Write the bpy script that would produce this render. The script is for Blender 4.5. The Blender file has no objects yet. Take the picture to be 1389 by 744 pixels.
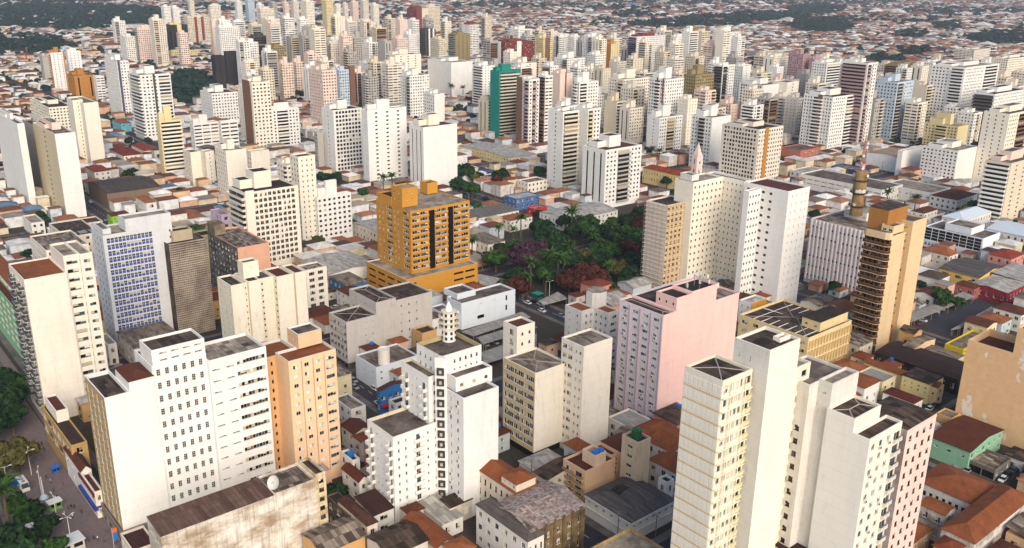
import bpy, bmesh, math, random
import numpy as np
from mathutils import Vector, Matrix
SC = bpy.context.scene
COL = SC.collection
rnd = random.Random(11)
# ------------------------------------------------------------------ camera, sky, sun
CAMH = 148.0                      # drone height above the street, metres
PW, PH, PF = 1389.0, 744.0, 1230.0
PITCH = math.atan(414 / PF); ROLL = math.radians(0.76)
FWD = np.array([0, math.cos(PITCH), -math.sin(PITCH)])
_u0 = np.cross(np.array([1.0, 0, 0]), FWD)
RGT = np.array([1.0, 0, 0]) * math.cos(ROLL) + _u0 * math.sin(ROLL)
UPV = -np.array([1.0, 0, 0]) * math.sin(ROLL) + _u0 * math.cos(ROLL)
cd = bpy.data.cameras.new('camera'); cam = bpy.data.objects.new('camera', cd); COL.objects.link(cam)
cd.sensor_width = 36; cd.lens = 36 * PF / PW; cd.clip_start = 1; cd.clip_end = 30000
cam.matrix_world = Matrix(((RGT[0], UPV[0], -FWD[0], 0), (RGT[1], UPV[1], -FWD[1], 0), (RGT[2], UPV[2], -FWD[2], CAMH), (0, 0, 0, 1)))
SC.camera = cam
SUN_AZ, SUN_EL = 160.0, 33.0      # degrees clockwise from the view direction, and above the horizon
W = bpy.data.worlds.new('World'); SC.world = W; W.use_nodes = True
sky = W.node_tree.nodes.new('ShaderNodeTexSky'); sky.sky_type = 'NISHITA'; sky.sun_disc = False
sky.sun_elevation = math.radians(SUN_EL); sky.sun_rotation = math.radians(SUN_AZ)
sky.air_density = 1.0; sky.dust_density = 2.2; sky.ozone_density = 0.8
bg = W.node_tree.nodes['Background']; W.node_tree.links.new(sky.outputs[0], bg.inputs[0]); bg.inputs[1].default_value = 0.12
sl = bpy.data.lights.new('sun', 'SUN'); so = bpy.data.objects.new('sun', sl); COL.objects.link(so)
sl.energy = 1.5; sl.angle = math.radians(42); sl.color = (1.0, 0.91, 0.78)
_d = Vector((math.sin(math.radians(SUN_AZ)) * math.cos(math.radians(SUN_EL)), math.cos(math.radians(SUN_AZ)) * math.cos(math.radians(SUN_EL)), math.sin(math.radians(SUN_EL))))
so.rotation_euler = _d.to_track_quat('Z', 'Y').to_euler()
SC.view_settings.view_transform = 'Standard'; SC.view_settings.look = 'None'
SC.view_settings.exposure = 0.74; SC.view_settings.gamma = 1
HAZE = 0.00007
# ------------------------------------------------------------------ measuring: a photo pixel to a place on a level plane
AX = np.array([-0.6408, 0.7677]); BX = np.array([0.7677, 0.6408])   # the two street directions
TH0 = math.atan2(0.6408, 0.7677)
def ray(x, y): return FWD * PF + RGT * (x - PW / 2) - UPV * (y - PH / 2)
def at(x, y, z=0.0):
    d = ray(x, y); t = (z - CAMH) / d[2]; return d * t + np.array([0, 0, CAMH])
def project(p):
    v = np.array(p, dtype=float) - np.array([0, 0, CAMH]); z = v @ FWD
    return PW / 2 + PF * (v @ RGT) / z, PH / 2 - PF * (v @ UPV) / z, z
def uv2w(u, v): return u * AX + v * BX
def w2uv(p): return float(p[0] * AX[0] + p[1] * AX[1]), float(p[0] * BX[0] + p[1] * BX[1])
# ------------------------------------------------------------------ materials
def lin(hx):
    r = []
    for i in (0, 2, 4):
        c = int(hx[i:i + 2], 16) / 255
        r.append(c / 12.92 if c <= 0.04045 else ((c + 0.055) / 1.055) ** 2.4)
    return (*r, 1.0)
MATS = {}
class N:
    def __init__(s, name):
        s.m = bpy.data.materials.new(name); s.m.use_nodes = True
        s.t = s.m.node_tree; s.b = s.t.nodes['Principled BSDF']
        s.b.inputs['Specular IOR Level'].default_value = 0.25
    def n(s, typ, **kw):
        nd = s.t.nodes.new('ShaderNode' + typ)
        for k, v in kw.items():
            if hasattr(nd, k): setattr(nd, k, v)
            else: nd.inputs[k.replace('_', ' ')].default_value = v
        return nd
    def l(s, a, b): s.t.links.new(a, b)
    def pos(s, scale, rot=True):
        g = s.n('NewGeometry'); mp = s.n('Mapping'); s.l(g.outputs['Position'], mp.inputs[0])
        if rot:
            r0 = s.n('Mapping'); r0.inputs['Rotation'].default_value = (0, 0, -TH0)
            s.l(g.outputs['Position'], r0.inputs[0]); s.l(r0.outputs[0], mp.inputs[0])
        mp.inputs['Scale'].default_value = scale; return mp.outputs[0]
    def noise(s, vec, sc, det=3.0, rough=0.6):
        t = s.n('TexNoise'); t.inputs['Scale'].default_value = sc; t.inputs['Detail'].default_value = det; t.inputs['Roughness'].default_value = rough
        s.l(vec, t.inputs['Vector']); return t.outputs[0]
    def ramp(s, f, pts):
        r = s.n('ValToRGB'); e = r.color_ramp.elements
        while len(e) < len(pts): e.new(0.5)
        for k, (p, c) in enumerate(pts): e[k].position = p; e[k].color = c if len(c) == 4 else (*c, 1)
        s.l(f, r.inputs[0]); return r.outputs[0]
    def mix(s, f, a, b, mode='MIX'):
        m = s.n('MixRGB', blend_type=mode)
        for i, v in ((0, f), (1, a), (2, b)):
            if hasattr(v, 'is_linked'): s.l(v, m.inputs[i])
            else: m.inputs[i].default_value = v
        return m.outputs[0]
    def done(s, c, rough=0.85):
        if hasattr(c, 'is_linked'): s.l(c, s.b.inputs['Base Color'])
        else: s.b.inputs['Base Color'].default_value = c
        s.b.inputs['Roughness'].default_value = rough; return s.m
def g(v): return (v, v, v, 1)
def wall(hx, dirt=0.35):
    k = ('wall', hx, dirt)
    if k in MATS: return MATS[k]
    m = N('painted_wall'); c = lin(hx)
    st = m.noise(m.pos((0.42, 0.42, 0.05)), 1.0, 6, 0.7)          # rain streaks running down
    bl = m.noise(m.pos((0.13, 0.13, 0.11)), 1.0, 8, 0.72)        # broad weathering
    sp = m.noise(m.pos((0.7, 0.7, 0.16)), 1.0, 7, 0.75)          # blotches and drips
    f1 = m.ramp(st, [(0.50, g(0)), (0.82, g(min(1, dirt * 0.8)))])
    f2 = m.ramp(bl, [(0.38, g(0)), (0.70, g(min(1, dirt * 0.95)))])
    dk = (c[0] * 0.42, c[1] * 0.38, c[2] * 0.33, 1)
    pale = (c[0] * 0.80, c[1] * 0.77, c[2] * 0.70, 1)
    o = m.mix(f2, m.mix(f1, c, dk), pale)
    o = m.mix(m.ramp(sp, [(0.56, g(0)), (0.74, g(min(1, dirt * 1.1)))]), o, dk)
    wz = m.n('TexWave', wave_type='BANDS', bands_direction='Z'); m.l(m.pos((1, 1, 1)), wz.inputs['Vector']); wz.inputs['Scale'].default_value = 0.3142 / 3.1 * 1.0; wz.inputs['Distortion'].default_value = 0.15; wz.inputs['Detail'].default_value = 1
    o = m.mix(m.ramp(wz.outputs[1], [(0.0, g(0.08)), (0.06, g(0))]), o, dk)       # slab lines between the storeys
    MATS[k] = m.done(o, 0.8); return MATS[k]
def plain(name, hx, rough=0.6, metal=0.0):
    k = ('plain', name, hx, rough)
    if k in MATS: return MATS[k]
    m = N(name); m.b.inputs['Metallic'].default_value = metal
    nz = m.noise(m.pos((0.9, 0.9, 0.9)), 1.0, 3); c = lin(hx)
    MATS[k] = m.done(m.mix(m.ramp(nz, [(0.35, g(0)), (0.75, g(0.4))]), c, tuple(x * 0.62 for x in c[:3]) + (1,)), rough); return MATS[k]
def stained(hx, hx2, amount=0.5, sc=(0.12, 0.12, 0.25)):
    k = ('stained', hx, hx2, amount, sc)
    if k in MATS: return MATS[k]
    m = N('stained_wall'); a = m.noise(m.pos(sc), 1.0, 8, 0.72); b = m.noise(m.pos((1.6, 1.6, 0.10)), 1.0, 4)
    o = m.mix(m.ramp(a, [(0.5 - amount * 0.16, g(0)), (0.62, g(0.85))]), lin(hx), lin(hx2))
    o = m.mix(m.ramp(b, [(0.5, g(0)), (0.8, g(0.7))]), o, lin('4a4038'))
    MATS[k] = m.done(o, 0.9); return MATS[k]
def peeled(hx, hx2):
    k = ('peeled', hx, hx2)
    if k in MATS: return MATS[k]
    m = N('peeling_wall'); a = m.noise(m.pos((0.16, 0.16, 0.09)), 1.0, 9, 0.6); b = m.noise(m.pos((0.5, 0.5, 0.5)), 1.0, 4)
    o = m.mix(m.ramp(b, [(0.3, g(0)), (0.8, g(0.5))]), lin(hx), tuple(x * 0.7 for x in lin(hx)[:3]) + (1,))
    o = m.mix(m.ramp(a, [(0.605, g(0)), (0.62, g(1))]), o, lin(hx2))
    MATS[k] = m.done(o, 0.9); return MATS[k]
def sheetroof(hx, hx2, bw=1.2, bh=3.0, patch=0.5):
    """fibre-cement sheets of different ages, each sheet its own tone"""
    k = ('sheet', hx, hx2, bw, bh, patch)
    if k in MATS: return MATS[k]
    m = N('sheet_roof'); v = m.pos((1, 1, 0)); bt = m.n('TexBrick'); m.l(v, bt.inputs['Vector'])
    bt.inputs['Color1'].default_value = lin(hx); bt.inputs['Color2'].default_value = lin(hx2); bt.inputs['Mortar'].default_value = tuple(x * 0.35 for x in lin(hx)[:3]) + (1,)
    bt.inputs['Scale'].default_value = 1.0; bt.inputs['Mortar Size'].default_value = 0.03; bt.inputs['Bias'].default_value = patch - 0.6
    bt.inputs['Brick Width'].default_value = bw; bt.inputs['Row Height'].default_value = bh; bt.offset = 0.0
    a = m.noise(m.pos((0.22, 0.22, 0.22)), 1.0, 6, 0.7); s = m.noise(m.pos((2.2, 0.25, 0.2)), 1.0, 3)
    o = m.mix(m.ramp(a, [(0.40, g(0.0)), (0.72, g(0.6))]), bt.outputs[0], tuple(x * 0.5 for x in lin(hx)[:3]) + (1,))
    o = m.mix(m.ramp(s, [(0.45, g(0)), (0.75, g(0.45))]), o, lin('1d1714'))
    w = m.n('TexWave', wave_type='BANDS', bands_direction='X'); m.l(v, w.inputs['Vector']); w.inputs['Scale'].default_value = 1.9
    bp = m.n('Bump'); bp.inputs['Strength'].default_value = 0.5; bp.inputs['Distance'].default_value = 0.12; m.l(w.outputs[1], bp.inputs['Height']); m.l(bp.outputs[0], m.b.inputs['Normal'])
    MATS[k] = m.done(o, 0.9); return MATS[k]
def tile(hx):
    k = ('tile', hx)
    if k in MATS: return MATS[k]
    m = N('clay_tile'); v = m.pos((1, 1, 0.6)); c = lin(hx)
    w = m.n('TexWave', wave_type='BANDS', bands_direction='Y'); m.l(v, w.inputs['Vector']); w.inputs['Scale'].default_value = 0.9; w.inputs['Distortion'].default_value = 0.6
    a = m.noise(m.pos((0.28, 0.28, 0.28)), 1.0, 6, 0.7); b = m.noise(m.pos((2.5, 2.5, 2.5)), 1.0, 3)
    o = m.mix(m.ramp(a, [(0.33, g(0)), (0.72, g(0.85))]), c, tuple(x * 0.38 for x in c[:3]) + (1,))
    o = m.mix(m.ramp(b, [(0.45, g(0)), (0.7, g(0.5))]), o, (c[0] * 1.5, c[1] * 1.35, c[2] * 1.2, 1))
    o = m.mix(m.ramp(w.outputs[1], [(0.0, g(0.5)), (0.35, g(0))]), o, tuple(x * 0.4 for x in c[:3]) + (1,))
    MATS[k] = m.done(o, 0.9); return MATS[k]
def concrete(hx='7d7268', dark='2a221e'):
    k = ('conc', hx, dark)
    if k in MATS: return MATS[k]
    m = N('weathered_concrete'); a = m.noise(m.pos((0.16, 0.16, 0.16)), 1.0, 8, 0.72); b = m.noise(m.pos((1.1, 1.1, 1.1)), 1.0, 4)
    o = m.mix(m.ramp(a, [(0.38, g(0)), (0.62, g(1))]), lin(hx), lin(dark))
    o = m.mix(m.ramp(b, [(0.4, g(0)), (0.75, g(0.5))]), o, tuple(x * 0.6 for x in lin(hx)[:3]) + (1,))
    MATS[k] = m.done(o, 0.92); return MATS[k]
def glass(name, hx, rough=0.12):
    k = ('glass', name)
    if k in MATS: return MATS[k]
    m = N(name); m.b.inputs['Specular IOR Level'].default_value = 0.5
    MATS[k] = m.done(lin(hx), rough); return MATS[k]
GD = glass('dark_glass', '181512'); GM = glass('brown_glass', '3a2f24'); GB = glass('grey_glass', '454b50'); GC = glass('curtained_glass', 'b5a98f', 0.4); GW = glass('white_shutter', 'd9d4c8', 0.6); GK = glass('blue_panel', '3b4d92', 0.35); GO = glass('amber_blind', '8f6a2c', 0.5)
FR_W = plain('white_frame', 'cfcbc2', 0.5); FR_B = plain('brown_frame', '4a3526', 0.5); FR_A = plain('grey_frame', '8b8a86', 0.4)
DARK = plain('dark_opening', '14100e', 0.9)
# ------------------------------------------------------------------ mesh builder
class MB:
    def __init__(s): s.v = []; s.f = []; s.i = []; s.mats = []
    def mi(s, m):
        if m not in s.mats: s.mats.append(m)
        return s.mats.index(m)
    def poly(s, pts, m):
        n = len(s.v); s.v.extend(tuple(map(float, p)) for p in pts); s.f.append(tuple(range(n, n + len(pts)))); s.i.append(s.mi(m))
    def box(s, x0, x1, y0, y1, z0, z1, m, bottom=True, top=None):
        if x1 - x0 < 1e-4 or y1 - y0 < 1e-4 or z1 - z0 < 1e-4: return
        n = len(s.v); s.v += [(x0, y0, z0), (x1, y0, z0), (x1, y1, z0), (x0, y1, z0), (x0, y0, z1), (x1, y0, z1), (x1, y1, z1), (x0, y1, z1)]
        k = s.mi(m); t = s.mi(top) if top else k
        for q, mm in (((0, 1, 5, 4), k), ((1, 2, 6, 5), k), ((2, 3, 7, 6), k), ((3, 0, 4, 7), k), ((4, 5, 6, 7), t)):
            s.f.append(tuple(n + a for a in q)); s.i.append(mm)
        if bottom: s.f.append((n + 3, n + 2, n + 1, n)); s.i.append(k)
    def tube(s, p, q, r0, r1, m, n=8, cap=True):
        p = Vector(p); q = Vector(q); d = (q - p).normalized(); a = d.orthogonal().normalized(); b = d.cross(a)
        base = len(s.v); k = s.mi(m)
        for c, r in ((p, r0), (q, r1)):
            for j in range(n):
                t = 2 * math.pi * j / n; s.v.append(tuple(c + (a * math.cos(t) + b * math.sin(t)) * r))
        for j in range(n): s.f.append((base + j, base + (j + 1) % n, base + n + (j + 1) % n, base + n + j)); s.i.append(k)
        if cap:
            s.f.append(tuple(base + n + j for j in range(n))); s.i.append(k)
            s.f.append(tuple(base + n - 1 - j for j in range(n))); s.i.append(k)
    def lathe(s, prof, m, c=(0, 0, 0), n=16, mats=None):
        base = len(s.v)
        for r, z in prof:
            for j in range(n):
                t = 2 * math.pi * (j + 0.5) / n; s.v.append((c[0] + r * math.cos(t), c[1] + r * math.sin(t), c[2] + z))
        for i in range(len(prof) - 1):
            k = s.mi(mats[i] if mats else m)
            for j in range(n): s.f.append((base + i * n + j, base + i * n + (j + 1) % n, base + (i + 1) * n + (j + 1) % n, base + (i + 1) * n + j)); s.i.append(k)
    def prism(s, poly, z0, z1, m, top=None):
        n = len(poly)
        for j in range(n):
            a = poly[j]; b = poly[(j + 1) % n]; s.poly([(a[0], a[1], z0), (b[0], b[1], z0), (b[0], b[1], z1), (a[0], a[1], z1)], m)
        s.poly([(p[0], p[1], z1) for p in poly], top or m)
    def add(s, o, mat4=None):
        n = len(s.v)
        for p in o.v: s.v.append(tuple(mat4 @ Vector(p)) if mat4 else p)
        mp = [s.mi(m) for m in o.mats]
        for f, i in zip(o.f, o.i): s.f.append(tuple(n + a for a in f)); s.i.append(mp[i])
    def mesh(s, name, smooth=False):
        me = bpy.data.meshes.new(name); me.from_pydata(s.v, [], s.f)
        for m in s.mats: me.materials.append(m)
        me.polygons.foreach_set('material_index', s.i)
        if smooth: me.polygons.foreach_set('use_smooth', [True] * len(s.f))
        me.update(); return me
    def build(s, name, parent=None, loc=(0, 0, 0), rz=0.0, smooth=False):
        return link(name, s.mesh(name, smooth), parent, loc, rz)
def link(name, me, parent=None, loc=(0, 0, 0), rz=0.0):
    o = bpy.data.objects.new(name, me); COL.objects.link(o); o.location = loc; o.rotation_euler = (0, 0, rz)
    if parent: o.parent = parent
    return o
def tag(o, label=None, cat=None, group=None, kind=None):
    if label: o['label'] = label
    if cat: o['category'] = cat
    if group: o['group'] = group
    if kind: o['kind'] = kind
    return o
def thing(name, label, cat, loc=(0, 0, 0), rz=0.0, group=None):
    return tag(link(name, None, None, loc, rz), label, cat, group)
def copy_tree(o, parent=None):
    c = o.copy(); COL.objects.link(c)
    if parent: c.parent = parent
    for ch in KIDS.get(o.name, []): copy_tree(ch, c)
    return c
KIDS = {}
def note(o):                                  # remember the children of something that is going to be copied
    for ch in [q for q in bpy.data.objects if q.parent == o]: KIDS.setdefault(o.name, []).append(ch); note(ch)
def copy_parts(root, loc, rz, scale=1.0):
    c = root.copy(); COL.objects.link(c); c.location = loc; c.rotation_euler = (0, 0, rz); c.scale = (scale,) * 3
    for ch in KIDS.get(root.name, []): copy_tree(ch, c)
    return c
# ------------------------------------------------------------------ one window, as its own little mesh (origin at the bottom middle of the opening, y inwards)
WCACHE = {}
def window_mesh(w, h, kind, pick):
    w = round(w * 5) / 5; h = round(h * 5) / 5; key = (w, h, kind, pick)
    if key in WCACHE: return WCACHE[key]
    r = random.Random(int(w * 50 + h * 7 + pick * 131)); m = MB(); d = 0.22; fr = {'brown': FR_B, 'grey': FR_A}.get(kind, FR_W); t = 0.06
    n = {'two': 2, 'brown': 2, 'grey': 2, 'three': 3, 'hole': 1, 'blue': 1, 'ladder': 2, 'band': max(2, int(w / 0.9)), 'shut': 2, 'vent': 1, 'tall': 1}.get(kind, 2)
    pool = {'hole': [GD], 'ladder': [GD, GD, GD, GM], 'band': [GM, GD, GD, GC, GD, GB], 'blue': [GK], 'shut': [GW, GW, GC, GD, GD], 'vent': [GD], 'brown': [GD, GD, GM, GM], 'grey': [GD, GD, GB, GB, GC], 'tall': [GM, GD]}.get(kind, [GD, GD, GD, GD, GM, GB, GC])
    if kind == 'blue':
        m.box(-w / 2, w / 2, 0.06, 0.14, 0, h * 0.56, GK)
        m.poly([(-w / 2, d, h * 0.56), (w / 2, d, h * 0.56), (w / 2, d, h), (-w / 2, d, h)], [GD, GM, GC, GB][pick % 4])
        m.box(-w / 2, w / 2, 0.04, d, h * 0.53, h * 0.57, FR_W); m.box(-0.03, 0.03, 0.10, d, h * 0.57, h, FR_W)
    else:
        for i in range(n):
            a = -w / 2 + w * i / n; b = -w / 2 + w * (i + 1) / n; off = 0.03 * (i % 2)
            m.poly([(a, d + off, 0), (b, d + off, 0), (b, d + off, h), (a, d + off, h)], r.choice(pool))
            if kind in ('two', 'three', 'grey', 'brown', 'band') and r.random() < .4:
                bh = h * r.choice([.25, .4, .6, .8]); m.box(a + .04, b - .04, d - .035 + off, d - .012 + off, h - bh, h - .02, r.choice([GW, GC, GC, GO, FR_W]))
        if kind in ('two', 'three', 'brown') and pick % 3 == 0: m.box(-w / 2 + .05, -w / 2 + .05 + .5 * w / n, -.02 - .3, .02, h * .35, h * .4, FR_W) if pick == 6 else m.box(-w / 2 + .1, w / 2 / n - .1, .02, .06, .05, h - .05, GB)
        if kind not in ('hole', 'vent'):
            m.box(-w / 2, -w / 2 + t, 0.12, d + 0.02, 0, h, fr); m.box(w / 2 - t, w / 2, 0.12, d + 0.02, 0, h, fr)
            m.box(-w / 2, w / 2, 0.12, d + 0.02, h - t, h, fr); m.box(-w / 2 - 0.05, w / 2 + 0.05, -0.07, d + 0.02, -0.06, t, fr)
            if kind == 'ladder': [m.box(-w / 2, w / 2, .16, d + .02, h * q - .04, h * q + .04, fr) for q in (.33, .67)]
            for i in range(1, n): m.box(-w / 2 + w * i / n - t / 2, -w / 2 + w * i / n + t / 2, 0.14, d + 0.02, t, h - t, fr)
    WCACHE[key] = m.mesh('window'); return WCACHE[key]
BCACHE = {}
def balcony_mesh(w, dep, ph, mt, rail):
    key = (round(w, 1), round(dep, 1), ph, mt.name, rail.name)
    if key in BCACHE: return BCACHE[key]
    m = MB(); w = round(w, 1)
    m.box(-w / 2, w / 2, -dep, -0.01, -0.18, 0, mt)
    m.box(-w / 2, w / 2, -dep, -dep + 0.12, 0, ph, rail); m.box(-w / 2, -w / 2 + 0.12, -dep + 0.12, -0.01, 0, ph, rail); m.box(w / 2 - 0.12, w / 2, -dep + 0.12, -0.01, 0, ph, rail)
    BCACHE[key] = m.mesh('balcony'); return BCACHE[key]
def acmesh():
    if 'ac' not in BCACHE:
        m = MB(); m.box(-0.4, 0.4, -0.42, -0.01, 0, 0.55, plain('ac_case', 'c9c6be', 0.5)); m.box(-0.3, 0.3, -0.44, -0.42, 0.06, 0.5, DARK); BCACHE['ac'] = m.mesh('air_conditioner')
    return BCACHE['ac']
# ------------------------------------------------------------------ buildings
def Wn(n, fl, ww=0.5, hh=0.45, a=0.0, b=1.0, zb=3.5, zt=1.0, sill=0.32, kind='two', ac=0.0, skip=0.0):
    return dict(t='w', n=n, fl=fl, ww=ww, hh=hh, a=a, b=b, zb=zb, zt=zt, sill=sill, kind=kind, ac=ac, skip=skip)
def Bal(a, b, fl, zb=3.5, zt=1.0, dep=1.3, ph=1.0, mt=None, rail=None, door=0.7, n=1):
    return dict(t='b', a=a, b=b, fl=fl, zb=zb, zt=zt, dep=dep, ph=ph, mt=mt, rail=rail, door=door, n=n)
OCC = []       # footprints in street coordinates
LAND = []      # (short name, pixel x, pixel y) used to word the labels of smaller things
class Bldg:
    def __init__(s, name, label, cat, tx, ty, h=None, base=None, yaw=0.0, group=None, detail=True, short=None, z0=0.0):
        if h is None:
            P = at(base[0], base[1], 0); D = math.hypot(P[0], P[1]); d = ray(tx, ty); h = CAMH + d[2] * D / math.hypot(d[0], d[1])
        s.h = h; P = at(tx, ty, h); s.P = P; s.yaw = math.radians(yaw); a = TH0 + s.yaw
        s.X = np.array([math.cos(a), math.sin(a), 0]); s.Y = np.array([-math.sin(a), math.cos(a), 0])
        s.root = thing(name, label, cat, (P[0], P[1], z0), a, group); s.roofs = []; s.blks = []; s.wins = []; s.bals = []; s.acs = []; s.detail = detail; s.z0 = z0
        s.dist = math.hypot(P[0], P[1]); s.desc = label
        if short: LAND.append((short, tx, ty + 20))
    def _sol(s, ax, px, o):
        C = s.P + o[0] * s.X + o[1] * s.Y; C = np.array([C[0], C[1], o[2] - CAMH]); n = PF * RGT - (px - PW / 2) * FWD
        return float(-(C @ n) / (ax @ n))
    def x(s, px, y=0, z=None): return s._sol(s.X, px, (0, y, s.h if z is None else z))
    def y(s, px, x=0, z=None): return s._sol(s.Y, px, (x, 0, s.h if z is None else z))
    def z(s, py, x=0, y=0):
        C = s.P + x * s.X + y * s.Y; C = np.array([C[0], C[1], 0.0]); lo, hi = -5.0, 158.0
        for _ in range(40):
            m = (lo + hi) / 2; C[2] = m
            if project(C)[1] > py: lo = m
            else: hi = m
        return (lo + hi) / 2
    def occ(s, x0, x1, y0, y1):
        p = s.P + x0 * s.X + y0 * s.Y; q = s.P + x1 * s.X + y1 * s.Y; a = w2uv(p); b = w2uv(q)
        OCC.append((min(a[0], b[0]), max(a[0], b[0]), min(a[1], b[1]), max(a[1], b[1])))
    def face(s, m, side, x0, x1, y0, y1, z0, z1, mt, groups, bmt):
        if side == 'R': o = Vector((x0, y0, 0)); d = Vector((1, 0, 0)); inn = Vector((0, 1, 0)); L = x1 - x0; rz = 0.0
        else: o = Vector((x0, y0, 0)); d = Vector((0, 1, 0)); inn = Vector((1, 0, 0)); L = y1 - y0; rz = -math.pi / 2
        ops = []
        for gr in groups:
            fh = (z1 - z0 - gr['zb'] - gr['zt']) / gr['fl']; cw = (gr['b'] - gr['a']) * L / gr['n']
            for j in range(gr['fl']):
                for i in range(gr['n']):
                    c = gr['a'] * L + cw * (i + 0.5); zb = z0 + gr['zb'] + fh * j
                    if gr['t'] == 'w':
                        if gr['skip'] and rnd.random() < gr['skip']: continue
                        w = cw * gr['ww']; h = fh * gr['hh']
                        if s.detail: w = max(0.2, round(w * 5) / 5); h = max(0.2, round(h * 5) / 5)
                        zz = zb + fh * gr['sill']; ops.append((c - w / 2, c + w / 2, zz, zz + h, gr, c))
                        if gr['ac'] and rnd.random() < gr['ac'] and s.detail:
                            p = o + d * (c + rnd.uniform(-0.3, 0.3) * w); s.acs.append((p.x, p.y, zz - 0.65, rz))
                    else:
                        w = cw; p = o + d * c; dw = round(w * gr['door'] * 5) / 5; dh = round(min(2.2, fh * 0.75) * 5) / 5
                        s.bals.append((p.x, p.y, zb, rz, w * 0.98, gr['dep'], min(gr['ph'], fh * 0.5), gr['mt'] or mt, gr['rail'] or gr['mt'] or mt))
                        ops.append((c - dw / 2, c + dw / 2, zb + 0.05, zb + 0.05 + dh, dict(gr, kind='two'), c))
        ops = [q for q in ops if q[0] > 0.02 and q[1] < L - 0.02 and q[2] > z0 + 0.02 and q[3] < z1 - 0.02]
        S = sorted({0.0, L, *[round(q[0], 3) for q in ops], *[round(q[1], 3) for q in ops]}); T = sorted({z0, z1, *[round(q[2], 3) for q in ops], *[round(q[3], 3) for q in ops]})
        A = np.zeros((len(T) - 1, len(S) - 1), bool); si = {v: k for k, v in enumerate(S)}; ti = {v: k for k, v in enumerate(T)}
        for q in ops: A[ti[round(q[2], 3)]:ti[round(q[3], 3)], si[round(q[0], 3)]:si[round(q[1], 3)]] = True
        k = m.mi(mt)
        def P(a, z, dd=0.0): v = o + d * a + inn * dd; return (v.x, v.y, z)
        def quad(p, kk): n = len(m.v); m.v.extend(p); m.f.append((n, n + 1, n + 2, n + 3) if side == 'R' else (n + 3, n + 2, n + 1, n)); m.i.append(kk)
        for r in range(len(T) - 1):
            c = 0
            while c < len(S) - 1:
                if A[r, c]: c += 1; continue
                e = c
                while e < len(S) - 1 and not A[r, e]: e += 1
                quad([P(S[c], T[r]), P(S[e], T[r]), P(S[e], T[r + 1]), P(S[c], T[r + 1])], k); c = e
        dp = 0.26
        for a, b, z0_, z1_, gr, c in ops:
            quad([P(a, z0_), P(b, z0_), P(b, z0_, dp), P(a, z0_, dp)], k); quad([P(a, z1_, dp), P(b, z1_, dp), P(b, z1_), P(a, z1_)], k)
            quad([P(a, z0_, dp), P(a, z1_, dp), P(a, z1_), P(a, z0_)], k); quad([P(b, z0_), P(b, z1_), P(b, z1_, dp), P(b, z0_, dp)], k)
            if s.detail:
                p = o + d * c; s.wins.append((p.x, p.y, z0_, rz, b - a, z1_ - z0_, gr['kind']))
            else:
                gm = rnd.choice({'blue': [GK], 'hole': [GD], 'shut': [GW, GC, GD]}.get(gr['kind'], [GD, GD, GD, GD, GM, GB, GC]))
                quad([P(a, z0_, dp), P(b, z0_, dp), P(b, z1_, dp), P(a, z1_, dp)], m.mi(gm))
    def blk(s, x0, x1, y0, y1, z0, z1, mt, R=(), L=(), roof=None, par=0.7, name='wall', Lm=None, Rm=None, top='flat', rise=1.5, ov=0.3, trim=None):
        m = MB()
        s.face(m, 'R', x0, x1, y0, y1, z0, z1, Rm or mt, R, mt); s.face(m, 'L', x0, x1, y0, y1, z0, z1, Lm or mt, L, mt)
        m.poly([(x1, y0, z0), (x1, y1, z0), (x1, y1, z1), (x1, y0, z1)], mt); m.poly([(x1, y1, z0), (x0, y1, z0), (x0, y1, z1), (x1, y1, z1)], mt)
        s.blks.append((x0, x1, y0, y1, z0, z1)); s.occ(x0, x1, y0, y1); roof = roof or FLAT
        if top == 'flat':
            t = min(0.3, (x1 - x0) * 0.15, (y1 - y0) * 0.15); X = (x0, x0 + t, x1 - t, x1); Y = (y0, y0 + t, y1 - t, y1); zr = z1 - par; pm = trim or mt
            m.poly([(X[0], Y[0], z1), (X[3], Y[0], z1), (X[2], Y[1], z1), (X[1], Y[1], z1)], pm); m.poly([(X[3], Y[0], z1), (X[3], Y[3], z1), (X[2], Y[2], z1), (X[2], Y[1], z1)], pm)
            m.poly([(X[3], Y[3], z1), (X[0], Y[3], z1), (X[1], Y[2], z1), (X[2], Y[2], z1)], pm); m.poly([(X[0], Y[3], z1), (X[0], Y[0], z1), (X[1], Y[1], z1), (X[1], Y[2], z1)], pm)
            q = [(X[1], Y[1]), (X[2], Y[1]), (X[2], Y[2]), (X[1], Y[2])]
            for i in range(4):
                a, b = q[i], q[(i + 1) % 4]; m.poly([(b[0], b[1], zr), (a[0], a[1], zr), (a[0], a[1], z1), (b[0], b[1], z1)], pm)
            r = MB(); r.poly([(p[0], p[1], zr) for p in q], roof); s.roofs.append((X[1], X[2], Y[1], Y[2], zr + (.25 if roof in RIDGED else 0)))
            if s.detail and name == 'wall' and roof in RIDGED and min(X[2] - X[1], Y[2] - Y[1]) > 5 and par > .6:
                rs = min(.55, par * .7); r.add(roof_mb(X[1] + .5, X[2] - .5, Y[1] + .5, Y[2] - .5, zr, rs, 0.0, roof, 'hip')); W_, H_ = X[2] - X[1] - 1, Y[2] - Y[1] - 1; k = min(W_, H_) / 2; zz = zr + rs + .1; zl = zr + .16
                a, c = ((X[1] + .5 + k, (Y[1] + Y[2]) / 2), (X[2] - .5 - k, (Y[1] + Y[2]) / 2)) if W_ > H_ else (((X[1] + X[2]) / 2, Y[1] + .5 + k), ((X[1] + X[2]) / 2, Y[2] - .5 - k))
                cs = [(X[1] + .5, Y[1] + .5), (X[2] - .5, Y[1] + .5), (X[2] - .5, Y[2] - .5), (X[1] + .5, Y[2] - .5)]; ends = (a, c, c, a) if W_ > H_ else (a, a, c, c)
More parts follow.
